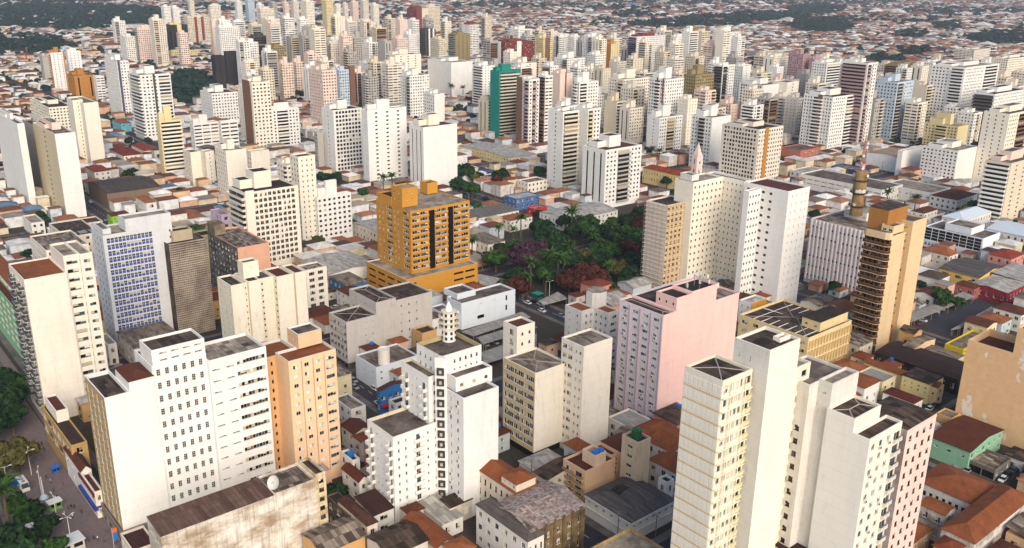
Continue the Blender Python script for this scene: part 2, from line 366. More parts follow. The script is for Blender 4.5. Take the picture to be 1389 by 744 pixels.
                if rnd.random() < .6: r.tube((*a, zz), (*c, zz), .16, .16, RIDGEM, 5); [r.tube((*p_, zl), (*e_, zz), .14, .14, RIDGEM, 5) for p_, e_ in zip(cs, ends)]
        else:
            r = roof_mb(x0, x1, y0, y1, z1, rise, ov, roof, top)
            m.poly([(x0, y0, z1), (x1, y0, z1), (x1, y1, z1), (x0, y1, z1)], mt)
            if top in ('gable', 'gabley'):
                for pts in gable_ends(x0, x1, y0, y1, z1, rise, top): m.poly(pts, mt)
        w = m.build(name, s.root); r.build('roof', s.root); return w
    def part(s, name, m, **kw): return m.build(name, s.root, **kw)
    def clutter(s):
        k = 0
        for (x0, x1, y0, y1, z) in s.roofs:
            for _ in range(min(7, int((x1 - x0) * (y1 - y0) / 22))):
                x, y = rnd.uniform(x0 + .9, x1 - .9), rnd.uniform(y0 + .9, y1 - .9)
                if any(a - 1 < x < b_ + 1 and c - 1 < y < d + 1 and top > z + .2 and bot < z + 2 for a, b_, c, d, bot, top in s.blks): continue
                kk = rnd.choices(range(5), [3, 2, 3, 2, 3])[0]; k += 1
                nm = ('roof_tank', 'roof_hatch', 'air_conditioner', 'antenna', 'roof_pipe')[kk]
                if ('cl', kk) not in BCACHE:
                    m = MB()
                    if kk == 0: m.lathe([(.8, 0), (.9, 1.2), (.3, 1.5), (0, 1.5)], FR_A, n=10)
                    elif kk == 1: m.box(-.8, .8, -.6, .6, 0, .9, FR_W)
                    elif kk == 2: m.box(-.6, .6, -.4, .4, .1, .9, FR_W); m.box(-.5, .5, -.43, -.4, .2, .8, DARK)
                    elif kk == 3: m.tube((0, 0, 0), (0, 0, 4.5), .06, .04, FR_A, 5); [m.box(-.8 + .15 * q, .8 - .15 * q, -.03, .03, 3 + .4 * q, 3.06 + .4 * q, FR_A) for q in range(4)]
                    else: m.tube((-1.6, 0, .25), (1.6, 0, .25), .12, .12, FR_A, 6); m.tube((1.6, 0, .25), (1.6, 0, 1.2), .12, .12, FR_A, 6)
                    BCACHE[('cl', kk)] = m.mesh(nm)
                link(nm, BCACHE[('cl', kk)], s.root, (x, y, z), rnd.choice([0, math.pi / 2]))
    def done(s):
        if s.dist < 800: s.clutter()
        def put(lst, name, mk, cap=100):
            def key(t):
                p = s.P + t[0] * s.X + t[1] * s.Y; return (p[0] ** 2 + p[1] ** 2 + (CAMH - t[2]) ** 2)
            lst = sorted(lst, key=key); extra = MB()
            for i, t in enumerate(lst):
                me = mk(t)
                if i < cap: link(name, me, s.root, (t[0], t[1], t[2]), t[3])
                else:
                    M = Matrix.Translation((t[0], t[1], t[2])) @ Matrix.Rotation(t[3], 4, 'Z')
                    n = len(extra.v); extra.v.extend(tuple(M @ v.co) for v in me.vertices); mp = [extra.mi(q) for q in me.materials]
                    for p in me.polygons: extra.f.append(tuple(n + a for a in p.vertices)); extra.i.append(mp[p.material_index])
            if extra.f: tag(extra.build(name, s.root), kind='stuff')
        cnt = [0]
        def mw(t): cnt[0] += 1; return window_mesh(t[4], t[5], t[6], rnd.randrange(8))
        put(s.wins, 'window', mw)
        put(s.bals, 'balcony', lambda t: balcony_mesh(*t[4:]))
        if False:
            m = MB()
            for t in s.bals:
                M = Matrix.Translation(t[:3]) @ Matrix.Rotation(t[3], 4, 'Z'); me = balcony_mesh(*t[4:]); n = len(m.v); m.v.extend(tuple(M @ v.co) for v in me.vertices); mp = [m.mi(q) for q in me.materials]
                for p in me.polygons: m.f.append(tuple(n + a for a in p.vertices)); m.i.append(mp[p.material_index])
            m.build('balconies', s.root)
        put(s.acs, 'air_conditioner', lambda t: acmesh())
        return s.root
def gable_ends(x0, x1, y0, y1, z, rise, top):
    if top == 'gable': ym = (y0 + y1) / 2; return [[(x0, y1, z), (x0, y0, z), (x0, ym, z + rise)], [(x1, y0, z), (x1, y1, z), (x1, ym, z + rise)]]
    xm = (x0 + x1) / 2; return [[(x0, y0, z), (x1, y0, z), (xm, y0, z + rise)], [(x1, y1, z), (x0, y1, z), (xm, y1, z + rise)]]
def roof_mb(x0, x1, y0, y1, z, rise, ov, mt, top):
    m = MB(); X0, X1, Y0, Y1 = x0 - ov, x1 + ov, y0 - ov, y1 + ov; th = 0.12
    for dz in (0.0, th):
        zz = z + 0.02 + dz
        if top == 'gable':
            ym = (y0 + y1) / 2; P = [(X0, ym, zz + rise), (X1, ym, zz + rise)]
            m.poly([(X0, Y0, zz), (X1, Y0, zz), P[1], P[0]], mt); m.poly([(X1, Y1, zz), (X0, Y1, zz), P[0], P[1]], mt)
        elif top == 'gabley':
            xm = (x0 + x1) / 2; P = [(xm, Y0, zz + rise), (xm, Y1, zz + rise)]
            m.poly([(X0, Y1, zz), (X0, Y0, zz), P[0], P[1]], mt); m.poly([(X1, Y0, zz), (X1, Y1, zz), P[1], P[0]], mt)
        elif top == 'shed':
            m.poly([(X0, Y0, zz), (X1, Y0, zz), (X1, Y1, zz + rise), (X0, Y1, zz + rise)], mt)
        else:
            if X1 - X0 > Y1 - Y0: k = (Y1 - Y0) / 2; a, b = (X0 + k, (Y0 + Y1) / 2, zz + rise), (X1 - k, (Y0 + Y1) / 2, zz + rise); q = [(0, 1, b, a), (1, 2, b), (2, 3, a, b), (3, 0, a)]
            else: k = (X1 - X0) / 2; a, b = ((X0 + X1) / 2, Y0 + k, zz + rise), ((X0 + X1) / 2, Y1 - k, zz + rise); q = [(0, 1, a), (1, 2, b, a), (2, 3, b), (3, 0, a, b)]
            C = [(X0, Y0, zz), (X1, Y0, zz), (X1, Y1, zz), (X0, Y1, zz)]
            for t in q: m.poly([C[p] if isinstance(p, int) else p for p in t], mt)
    if top not in ('gable', 'gabley', 'shed'):
        zz = z + 0.02; C = [(X0, Y0), (X1, Y0), (X1, Y1), (X0, Y1)]
        for i in range(4): a, b = C[i], C[(i + 1) % 4]; m.poly([(a[0], a[1], zz), (b[0], b[1], zz), (b[0], b[1], zz + th), (a[0], a[1], zz + th)], mt)
    return m
FLAT = concrete('75695f', '2b2320'); FLATD = concrete('3a2f29', '1a1411'); FLATL = concrete('a89a86', '5a4d42')
SHEET = sheetroof('54453b', 'b3a28e'); SHEETD = sheetroof('33271f', '6e5a4c'); SHEETL = sheetroof('9c8d7a', '5a4c42', patch=0.7); SHEETW = sheetroof('c4beb4', '8d857a')
RIDGED = (SHEET, SHEETD, SHEETL, SHEETW); RIDGEM = plain('ridge_cap', 'a89f94')
TILE = tile('8a4f2e'); TILED = tile('5c3222'); TILEO = tile('955a38')
# ------------------------------------------------------------------ setting: ground, streets, pavements
STU0, STV0, STP, RW, PWD = 131.4, 46.3, 107.3, 8.4, 2.6     # first streets, spacing, carriageway, pavement
def strip_mb(u0, u1, v0, v1, z, mt, m):
    c = [uv2w(u0, v0), uv2w(u0, v1), uv2w(u1, v1), uv2w(u1, v0)]; m.poly([(p[0], p[1], z) for p in c], mt)
def noise_ground():
    m = N('city_ground'); a = m.noise(m.pos((0.02, 0.02, 0.02)), 1.0, 9, 0.7); b = m.noise(m.pos((0.5, 0.5, 0.5)), 1.0, 5)
    o = m.mix(m.ramp(a, [(0.36, g(0)), (0.64, g(1))]), lin('4a4039'), lin('3d3c30'))
    o = m.mix(m.ramp(b, [(0.35, g(0)), (0.75, g(0.7))]), o, lin('2c2520')); return m.done(o, 0.95)
def asphalt_mat(hx='35343a', name='asphalt'):
    m = N(name); a = m.noise(m.pos((0.12, 0.12, 0.12)), 1.0, 8, 0.7); b = m.noise(m.pos((3, 3, 3)), 1.0, 3)
    o = m.mix(m.ramp(a, [(0.35, g(0)), (0.7, g(0.8))]), lin(hx), tuple(x * 0.6 for x in lin(hx)[:3]) + (1,)); o = m.mix(m.ramp(b, [(0.4, g(0)), (0.8, g(0.4))]), o, lin('5a5856')); return m.done(o, 0.9)
ASPH = asphalt_mat(); PAVE = concrete('78706a', '4c4641')
m = MB(); mg = noise_ground(); m.poly([(-5000, -600, 0), (5000, -600, 0), (5000, 8800, 0), (-5000, 8800, 0)], mg); tag(m.build('ground'), kind='structure')
road = MB(); pave = MB(); mark = MB(); UK = range(-1, 10); VK = range(-1, 13); PAINT = plain('road_paint', 'c9c6be', 0.7)
for j in VK:
    v = STV0 + STP * j
    if j == 0: continue
    strip_mb(STU0 - STP * 1.5, STU0 + STP * 9.5, v - RW / 2, v + RW / 2, 0.010, ASPH, road)
for i in UK:
    u = STU0 + STP * i
    for j in range(-2, 13):
        a = STV0 + STP * j + (13 if j == 0 else RW / 2); b = STV0 + STP * (j + 1) - (13 if j == -1 else RW / 2); strip_mb(u - RW / 2, u + RW / 2, a, b, 0.010, ASPH, road)
tag(road.build('road'), kind='structure')
for i in range(-2, 10):
    for j in range(-2, 12):
        u0, u1 = STU0 + STP * i + RW / 2, STU0 + STP * (i + 1) - RW / 2; v0 = STV0 + STP * j + (13 if j == 0 else RW / 2); v1 = STV0 + STP * (j + 1) - (13 if j == -1 else RW / 2)
        c = [uv2w(u0, v0), uv2w(u0, v1), uv2w(u1, v1), uv2w(u1, v0)]; d = [uv2w(u0 + PWD, v0 + PWD), uv2w(u0 + PWD, v1 - PWD), uv2w(u1 - PWD, v1 - PWD), uv2w(u1 - PWD, v0 + PWD)]
        for k in range(4):
            n = (k + 1) % 4; pave.poly([(*c[k], 0.14), (*c[n], 0.14), (*d[n], 0.14), (*d[k], 0.14)], PAVE); pave.poly([(*c[k], 0), (*c[n], 0), (*c[n], 0.14), (*c[k], 0.14)], PAVE)
tag(pave.build('pavement'), kind='structure')
for j in (1, 2, 3):
    for i in range(0, 5):
        uc = STU0 + STP * i; vc = STV0 + STP * j
        for k in range(7):
            t = -3.2 + k * 1.05
            strip_mb(uc + RW / 2 + 1.2, uc + RW / 2 + 4.2, vc + t, vc + t + 0.5, 0.015, PAINT, mark); strip_mb(uc - RW / 2 - 4.2, uc - RW / 2 - 1.2, vc + t, vc + t + 0.5, 0.015, PAINT, mark)
        for k in range(14): strip_mb(uc + 12 + k * 6, uc + 15 + k * 6, vc - 0.08, vc + 0.08, 0.015, PAINT, mark)
tag(mark.build('road_markings'), kind='structure')
def paver_mat():
    m = N('mall_pavers'); v = m.pos((1, 1, 0)); b = m.n('TexBrick'); m.l(v, b.inputs['Vector']); b.inputs['Scale'].default_value = 0.55
    b.inputs['Color1'].default_value = lin('7c7270'); b.inputs['Color2'].default_value = lin('655c5e'); b.inputs['Mortar'].default_value = lin('4b4244')
    a = m.noise(m.pos((0.08, 0.08, 0.08)), 1.0, 7, 0.7); return m.done(m.mix(m.ramp(a, [(0.35, g(0)), (0.7, g(0.8))]), b.outputs[0], lin('7f6a62')), 0.9)
m = MB(); strip_mb(STU0 - STP * 1.5, STU0 + STP * 6, STV0 - 13, STV0 + 11.5, 0.02, paver_mat(), m); tag(m.build('pedestrian_mall'), kind='structure')
m = MB(); strip_mb(STU0 - STP * 1.5, STU0 + STP * 6, STV0 + 7.8, STV0 + 8.2, 0.026, asphalt_mat('35302f', 'mall_gutter'), m); tag(m.build('mall_gutter'), kind='structure')
# ------------------------------------------------------------------ foreground buildings, read off the photograph one by one
CREAM = wall('e6ddcd', 0.4); WHITE = wall('e6e3dd', 0.25); WHITED = wall('d8d4cc', 0.5); PEACH = wall('e6c49e', 0.4); PINK = wall('eac3b9', 0.3); LAV_SHADE = wall('d9ced2', 0.35); OR = wall('c28a34', 0.35); YEL = wall('dcc796', 0.4); BEI = wall('e0d4b8', 0.3); GREY = wall('a39b92', 0.6); TAN_SHADE = wall('b79c70', 0.5)
# cream slab above the mall
b = Bldg('apartment_block', 'tall cream slab above the pedestrian mall with blank wall and stacked glazed balconies', 'building', 32, 380, base=(58, 576), short='mall slab')
X1 = b.x(90); Y1 = b.y(11); h = b.h; z2 = b.z(349, X1, 0)
b.blk(0, X1, 0, Y1, 0, h, CREAM, L=[Bal(.06, .30, 16, zb=6, mt=WHITED, rail=GB, dep=1.4), Wn(2, 16, .45, .42, .34, .56, zb=6, kind='two'), Bal(.60, .84, 16, zb=6, mt=WHITED, rail=GB, dep=1.4)], roof=TILE, par=0.5)
X2 = b.x(107, 1.0, z2); X3 = b.x(124.5, 0.4, z2)
b.blk(X1, X2, 1.3, Y1 - 3, 0, z2, CREAM, R=[Wn(1, 17, .8, .36, .05, .95, kind='grey')], L=[], roof=FLATL)
b.blk(X2, X3, 0.3, Y1 - 3, 0, z2, CREAM, R=[Wn(1, 17, .62, .34, .1, .95, kind='grey')], L=[Wn(1, 17, .5, .4, .0, .1, kind='grey')], roof=FLATL)
b.done()
# blue-panelled office tower
b = Bldg('office_tower', 'grey office tower with a full grid of blue panels below its windows', 'building', 139, 320, base=(157, 475), short='blue panel tower')
X1 = b.x(233); xg = b.x(205.5); xp = b.x(171); Y1 = b.y(123); h = b.h; BG = wall('cfd0d1', 0.45)
b.blk(0, X1, 0, Y1, 0, h, BG, R=[Wn(12, 17, .80, .80, 1.2 / X1, xg / X1, zb=2.5, zt=1.2, sill=.1, kind='blue'), Wn(1, 16, .4, .4, .93, .99, kind='hole')], L=[Wn(3, 16, .35, .4, .1, .9, kind='grey')], roof=FLATL)
b.blk(xp, X1, 0.1, Y1 * .55, h + .01, b.z(298, xp, 0), BG, roof=FLATL, name='penthouse'); b.blk(0.5, 3.6, 1, Y1 - 1, h + .01, h + 2.2, BG, name='penthouse')
b.done()
# hatched grey slab
b = Bldg('office_slab', 'brown grey slab hidden behind a screen of fine slanting concrete louvres', 'building', 229, 333, base=(243, 462), short='louvred slab')
X1 = b.x(279.5); h = b.h
LV = concrete('b8aa98', '85776a'); b.blk(0, X1, 0, 11, 0, h, concrete('5a4d42', '2a221d'), roof=FLAT)
m = MB(); nz = int(h / 0.95); nx = int(X1 / 0.8)
for k in range(nz): m.box(0, X1, -0.45, -0.05, 0.95 * k + 1.2, 0.95 * k + 1.68, LV)
for k in range(nx + 1): m.box(k * X1 / nx - 0.07, k * X1 / nx + 0.07, -0.7, -0.46, 1.2, h - 0.3, LV)
b.part('sunshade', m); b.blk(3, 11, 3, 9, h + .01, h + 4.5, wall('b5a68c', 0.7), roof=FLATD, name='penthouse')
b.done()
b = Bldg('office_block', 'block with side coloured shadow grey, air conditioners along it and one salmon end wall', 'building', 322, 337, h=33, short='salmon end block')
X1 = b.x(365); Y1 = b.y(281)
b.blk(0, X1, 0, Y1, 0, 33, wall('d8a488', 0.5), L=[Wn(9, 10, .6, .45, kind='grey', ac=.35)], Lm=concrete('7b746d', '454039'), roof=SHEET); b.blk(-0.01, 5, Y1 - 9, Y1 - 1, 33.01, 38, concrete('8f8168', '4f4638'), roof=FLAT, name='penthouse'); b.done()  # long side: the shadow on that face is put into its grey
# cream cluster
b = Bldg('apartment_block', 'cream apartment block of narrow blank wings with slits of small windows between', 'building', 313, 388, base=(322, 503), short='cream winged block')
h = b.h; C2 = wall('e8dec9', 0.4); Y1 = b.y(294); xa = b.x(332); xb = b.x(337); xc = b.x(353); xd = b.x(375); xe = b.x(397); xf = b.x(400); xg = b.x(414.5)
b.blk(0, xa, 0, Y1, 0, h, C2, L=[Wn(3, 12, .22, .34, kind='hole')], roof=SHEETD); b.blk(xa, xb, 1.6, Y1, 0, h - .4, C2, R=[Wn(1, 12, .45, .3, kind='hole')], roof=SHEETD)
b.blk(xb, xc, .05, Y1, 0, h + .1, C2, roof=SHEETD); b.blk(xc, xd, 3.2, Y1, 0, h - .8, C2, R=[Wn(1, 12, .2, .34, .05, .55, kind='hole')], roof=FLAT)
b.blk(xd, xe, 0, Y1 - 1, 0, h - .3, C2, L=[Wn(1, 12, .5, .42, 0, .25, kind='hole')], roof=TILED); b.blk(xe, xf, 1.4, Y1 - 1, 0, h - .6, C2, R=[Wn(1, 12, .5, .3, kind='hole')], roof=TILED); b.blk(xf, xg, 0, Y1 - 1, 0, h - .3, C2, roof=TILED)
b.blk(xb, xc + 1.5, 4, 9, h + .11, h + 6.5, C2, R=[Wn(1, 1, .15, .15, kind='hole')], roof=FLAT, name='penthouse'); b.done()
b = Bldg('office_block', 'narrow cream block with two columns of wide dark windows beside it', 'building', 415, 367, h=20)
b.blk(0, b.x(443), 0, 9, 0, 20, CREAM, R=[Wn(2, 6, .6, .5, .05, .9, zb=1, kind='three')], roof=SHEET); b.done()
# white L-shaped block
b = Bldg('apartment_block', 'big white slab with blank end wall and rows of triple windows beside the mall', 'building', 141.3, 540.8, base=(167.5, 742), short='white slab')
h = b.h; zb_ = b.z(720, 0, 0); Y1 = b.y(114); xa = b.x(176); zr = b.z(519, xa, 0); xb = b.x(208, 0, zr); GW_ = wall('8a8078', 0.6)
b.blk(0, xa, 0, Y1, zb_, h, WHITE, L=[Wn(4, 13, .42, .78, .02, .98, zb=.8, zt=1.2, sill=.1, kind='tall')], Lm=TAN_SHADE, roof=SHEETD, par=1.1)  # left face tan: its shade is put into the wall colour
b.blk(-.6, xa + 2, -.4, Y1 + .4, 0, zb_ - .02, GW_, L=[Wn(4, 1, .7, .6, zb=.2, zt=1.2, sill=.02, kind='hole')], roof=FLAT)
b.blk(xa, xb, 0, 11, 0, zr, WHITE, roof=TILED, top='hip', rise=1.6, ov=.15)
zb2 = b.z(477, xb, 0.6); xc = b.x(277, 0.6, zb2)
b.blk(xb, xc, 0.6, Y1 - 3, 0, zb2 - 4.2, WHITE, R=[Wn(6, 12, .46, .50, .03, .97, zb=3, zt=.6, kind='ladder'), ], roof=SHEETD)
b.blk(xb + .4, xc, 0.75, 10, zb2 - 4.19, zb2, WHITE, R=[Wn(4, 2, .62, .22, .1, .98, zb=.1, zt=.2, kind='band')], roof=SHEETD, name='penthouse')
zc = b.z(490, xc, -.8); xd = b.x(360.5, -.8, zc)
b.blk(xc, xd, -.8, Y1 - 5, 0, zc, WHITE, R=[Wn(1, 13, .75, .14, .03, .2, zb=2, kind='band'), Wn(1, 13, .75, .14, .27, .44, zb=2, kind='band'), Wn(1, 13, .95, .36, .46, .98, zb=2, kind='band')], roof=sheetroof('3b302a', 'c2b19a', 1.9, 2.6, .7), par=.9)
b.done()
# peach tower
b = Bldg('apartment_tower', 'peach apartment tower with white shuttered windows and clay tiled roof beside the white slab', 'building', 391, 491, base=(403, 668), short='peach tower')
h = b.h; X1 = b.x(455.4); Y1 = b.y(373)
b.blk(0, X1, 0, Y1, 0, h, PEACH, R=[Wn(3, 13, .42, .42, 0.02, .72, kind='shut'), Wn(1, 13, .72, .42, .74, .99, kind='three')], roof=TILE, par=.8, trim=WHITED)
m = MB()
for k in (.26, .50, .74): m.box(X1 * k - .12, X1 * k + .12, -.12, -.005, 2, h - .8, wall('b58e86', .3))
b.part('pilasters', m)
b.blk(-5, 7, Y1 + .01, Y1 + 11, 0, h - 1, wall('cfa373', .45), R=[Wn(2, 13, .3, .4, .03, .4, kind='hole')], roof=TILE, par=.8, trim=WHITED); b.blk(6.5, X1 - 1, Y1 - 2, Y1 + 5, h + .01, h + 4.5, wall('dcb793', .4), L=[Wn(4, 1, .3, .5, zb=.6, kind='hole')], roof=FLAT, name='penthouse', trim=WHITE, par=.5); b.done()
# stained warehouse
b = Bldg('warehouse', 'long white stained warehouse with ribbed brown roof and rain streaked front wall', 'building', 217.9, 729, h=22, short='stained warehouse')
ST = stained('dcd5c8', '8f7350', .5); xa = b.x(372); xb = b.x(428); zt = b.z(665, xa, 0); xc = b.x(441.5, 0, zt); Y1 = b.y(199, 0, 22)
b.blk(0, xa, 0, Y1, 0, 22, ST, roof=sheetroof('5d4438', '7d6252', 1.1, 14), top='shed', rise=.6, ov=.02)
b.blk(xa, xb, 0.03, Y1 + 1, 0, zt - 1.2, ST, roof=SHEET); b.blk(xb, xc, 0, Y1, 0, zt, stained('d9c7a0', '8f7350', .45), R=[Wn(1, 7, .55, .42, .1, .95, kind='brown')], roof=SHEETD)
wh = b; whz = zt - 1.2; b.done()
# art deco hotel
b = Bldg('hotel', 'white art deco block with corner turret and stacked ring lantern on its roof', 'building', 532.8, 593.7, base=(535.5, 712.9), short='art deco hotel')
h = b.h; Y1 = b.y(498); XL = b.x(600); HW = wall('e4e2de', .3); CT = wall('d3c8b0', .5)
b.blk(0, XL, 0, Y1, 0, h, HW, R=[Wn(2, 9, .26, .4, .04, .32, kind='two'), Bal(.40, .60, 8, zb=5, dep=.9, ph=.9, mt=CT, rail=HW, door=.4), Wn(1, 9, .5, .35, .66, .74, kind='two'), Wn(1, 9, .45, .4, .80, .96, kind='two')], L=[Bal(.03, .2, 7, zb=6, dep=1.2, ph=.9, mt=CT, rail=HW, door=.5), Wn(3, 9, .25, .25, .24, .70, kind='two'), Bal(.74, .97, 7, zb=6, dep=1.2, ph=.9, mt=CT, rail=HW, door=.5)], roof=FLAT, par=1.0, trim=CT)
zt = b.z(484, XL, 0); XT = b.x(653, 0, zt); YT = b.y(565, XL, zt)
b.blk(XL, XT, 0, YT, 0, zt, HW, R=[Wn(5, 15, .32, .35, .25, .95, kind='brown')], L=[Wn(4, 15, .22, .35, .12, .95, kind='brown')], roof=FLAT, par=1.2, trim=wall('b3a478', .5))
zm = b.z(512, XL - 3.4, 1.5); b.blk(XL - 3.4, XL, 1.5, YT + 3, h * .8, zm, HW, L=[Bal(.08, .28, 5, zb=3, zt=2, dep=1.0, ph=.9, mt=CT, rail=HW, door=.5), Wn(2, 5, .25, .3, .35, .7, kind='two'), Bal(.72, .94, 5, zb=3, zt=2, dep=1.0, ph=.9, mt=CT, rail=HW, door=.5)], R=[Wn(1, 5, .35, .4, .2, .95)], roof=FLAT, trim=CT)
zr = 44.0
for _ in range(6): YR = -b.y(628.7, XL, zr); zr = b.z(541, XL, -YR)
XR = b.x(676.5, -YR, zr); b.blk(XL, XR, -YR, -0.01, 0, zr, HW, L=[Wn(2, 12, .22, .4, .1, .75, kind='two', ac=.3)], roof=FLAT)
b.blk(XL + 1.5, XR + 2, -YR * .45, -0.02, zr - 1, zr + 3.6, HW, R=[Wn(3, 1, .3, .3, zb=.5)], roof=FLAT, name='penthouse')
m = MB(); tw = 2.3; m.prism([(XL - tw, 0.0), (XL - tw * .25, -tw * .95), (XL + .02, -tw), (XL + .02, 0.02)], 0, zt + .3, HW); b.part('corner_turret', m)
p, q = Vector((XL - tw, 0, 0)), Vector((XL, -tw, 0)); 
for k in range(13):
    f = MB(); z = 4 + k * (zt - 5.5) / 13; f.box(-1.0, 1.0, -.30, 0.2, 0, 2.1, plain('charcoal_frame', '3b3733', .6)); f.box(-.55, .55, -.34, -.29, .35, 1.75, GB); f.box(-.35, .35, -.37, -.33, .55, 1.5, GC); f.build('turret_window', b.root, loc=(XL - tw * .62, -tw * .62, z), rz=math.radians(-45))
sp = at(609, 461, zt - 1); lx = float((sp - b.P)[:2] @ b.X[:2]); ly = float((sp - b.P)[:2] @ b.Y[:2]); H = zt - 1.15; top = b.z(409, lx, ly) - H; r = 2.0
m = MB(); m.lathe([(r, 0), (r, top * .74), (0, top * .74)], CT, (lx, ly, H), 16, mats=[HW, HW]); m.lathe([(r * .55, top * .74), (r * .45, top * .86), (.1, top), (0, top)], HW, (lx, ly, H), 12); lan = b.part('lantern', m)
for k, fz in enumerate((.33, .47, .61)):
    m = MB(); m.lathe([(r, top * fz), (r * 1.5, top * fz + .1), (r * 1.5, top * fz + .5), (r * 1.42, top * fz + .5), (r * 1.42, top * fz + .2), (r, top * fz + .3)], CT, (lx, ly, H), 20); m.build('ring_canopy', lan)
m = MB(); m.lathe([(r, top * .735), (r * 1.12, top * .735), (r * 1.12, top * .77), (0, top * .78)], CT, (lx, ly, H), 20); m.build('ring_canopy', lan)
for fz in (.06, .19, .37, .51, .65):
    for j in range(8):
        a = 2 * math.pi * j / 8 - 2.6; f = MB(); f.box(-.35, .35, -.04, .04, 0, top * .075, GM); f.build('lantern_window', lan, loc=(lx + (r + .02) * math.cos(a), ly + (r + .02) * math.sin(a), H + top * fz), rz=a + math.pi / 2)
b.done()
# twin cream offices
b = Bldg('office_block', 'cream office block with bands of metal windows, shorter of the blank sided pair', 'building', 726, 507, base=(722, 624), short='cream office pair')
h = b.h; X1 = b.x(770.5); Y1 = b.y(683); C3 = wall('e8dfcf', .4)
b.blk(0, X1, 0, Y1, 2.5, h, C3, L=[Wn(3, 8, .93, .58, .03, .97, zb=.8, zt=1.2, sill=.25, kind='band', ac=.25)], Lm=wall('cdb891', .45), roof=SHEETL); b.blk(.4, X1 - .4, .8, Y1 - .4, 0, 2.5, DARK, roof=FLATD)
zs = b.z(443, X1 * .45, Y1 + .5); b.blk(X1 * .40, X1 * .95, Y1 + .01, Y1 + 7, 0, zs, C3, R=[Wn(2, 10, .25, .3, .1, .9, kind='brown')], L=[Wn(1, 10, .5, .5, .1, .7, kind='grey')], roof=TILED, name='stair_tower'); b.done()
b = Bldg('office_block', 'cream office block with a blank side and small paired windows, taller of the pair', 'building', 792, 471, base=(785, 622))
h = b.h; X1 = b.x(831); Y1 = b.y(762)
b.blk(0, X1, 0, Y1, 0, h, C3, L=[Wn(2, 11, .42, .34, .05, .42, kind='two'), Wn(2, 11, .85, .45, .48, .97, kind='band')], roof=SHEETL); b.done()
# white stepped block behind
b = Bldg('apartment_block', 'low white block in steps with clay roofs left of the pink slab', 'building', 825, 425, h=27)
Y1 = b.y(806); X1 = b.x(839)
b.blk(0, X1, 0, Y1, 0, 27, WHITED, L=[Wn(3, 8, .3, .35, kind='grey')], R=[Wn(1, 8, .75, .45, .2, .95, kind='band')], roof=TILE, par=.5); xl = b.x(789, Y1, 27)
b.blk(xl, 0, Y1, Y1 + 9, 0, 27, WHITED, R=[Wn(2, 8, .3, .35, .2, .95, kind='grey')], L=[Wn(2, 8, .2, .3)], roof=TILE, par=.5)
m = MB(); oc = [(X1 * .9 + 4.2 * math.cos(t * math.pi / 4 + .4), Y1 + 4 + 4.2 * math.sin(t * math.pi / 4 + .4)) for t in range(8)]; m.prism(oc, 20, 32, WHITED, top=FLATL); b.part('stair_tower', m); b.done()
# pink slab
b = Bldg('apartment_block', 'pink slab with a huge blank pink side wall and window front toned lavender for shade', 'building', 900, 428.5, base=(891, 588), short='pink slab')
h = b.h; X1 = b.x(917); X2 = b.x(938); X3 = b.x(971.5); Y1 = b.y(840); z4 = b.z(405, X1, 0); z3 = b.z(405 - 9, X2, 0); zE = z3
for _ in range(5): X4 = b.x(1003, 0, zE); zE = b.z(397, X4, 0)
b.blk(0, X1, 0, Y1, 0, h, PINK, L=[Wn(4, 14, .46, .38, .03, .97, zb=3, kind='three', ac=.18)], Lm=LAV_SHADE, roof=SHEETD)  # lavender front: pink wall with its cool shade painted into the colour
b.blk(X1, X2, 0, Y1 * .45, 0, z4, PINK, L=[Wn(3, 1, .25, .3, zb=z4 - 4, zt=.6, kind='hole')], roof=FLATD); b.blk(X1, X4, Y1 * .45, Y1, 0, h + .3, LAV_SHADE, roof=SHEETD)
b.blk(X2, X3, 0, Y1 * .45, 0, z3, PINK, roof=FLATD); b.blk(X3, X4, 0, Y1 * .45, 0, zE, PINK, roof=SHEET)
m = MB()
for k in (.02, .26, .5, .74, .98): m.box(-.25, -.005, Y1 * k - .25, Y1 * k + .25, 2, h - .6, wall('bba3ab', .3))
b.part('pilasters', m); pinkb = b; pk = (X2, X3, Y1 * .45, z3); b.done()
# scaffolded tower
b = Bldg('office_tower', 'tower wrapped in builders scaffolding behind the pink slab', 'building', 905, 279, h=46, short='scaffolded tower')
X1 = b.x(938); Y1 = b.y(877); SW = wall('e4dcd2', .4)
b.blk(0, X1, 0, Y1, 0, 46, SW, R=[Wn(6, 15, .5, .5, kind='brown')], Rm=wall('dcc49a', .5), roof=FLATD); m = MB(); SCM = plain('scaffold_board', 'd6c2a8', .7); SCP = plain('scaffold_pole', '9a8878', .5)
for k in range(23):
    z = 2 * k + 1.5; m.box(-1.1, -.35, -1.1, Y1, z, z + .12, SCM); m.box(-.35, X1, -1.1, -.35, z, z + .12, SCM); m.box(-1.15, -1.09, -1.1, Y1, z + .95, z + 1.01, SCP); m.box(-1.1, X1, -1.15, -1.09, z + .95, z + 1.01, SCP)
for k in range(6): y = -1.1 + k * (Y1 + 1.1) / 5; m.box(-1.17, -1.10, y - .04, y + .04, 0, 47.5, SCP)
for k in range(10): x = -1 + k * (X1 + 1) / 9; m.box(x - .04, x + .04, -1.17, -1.10, 0, 47.5, SCP)
b.part('scaffolding', m); b.done()
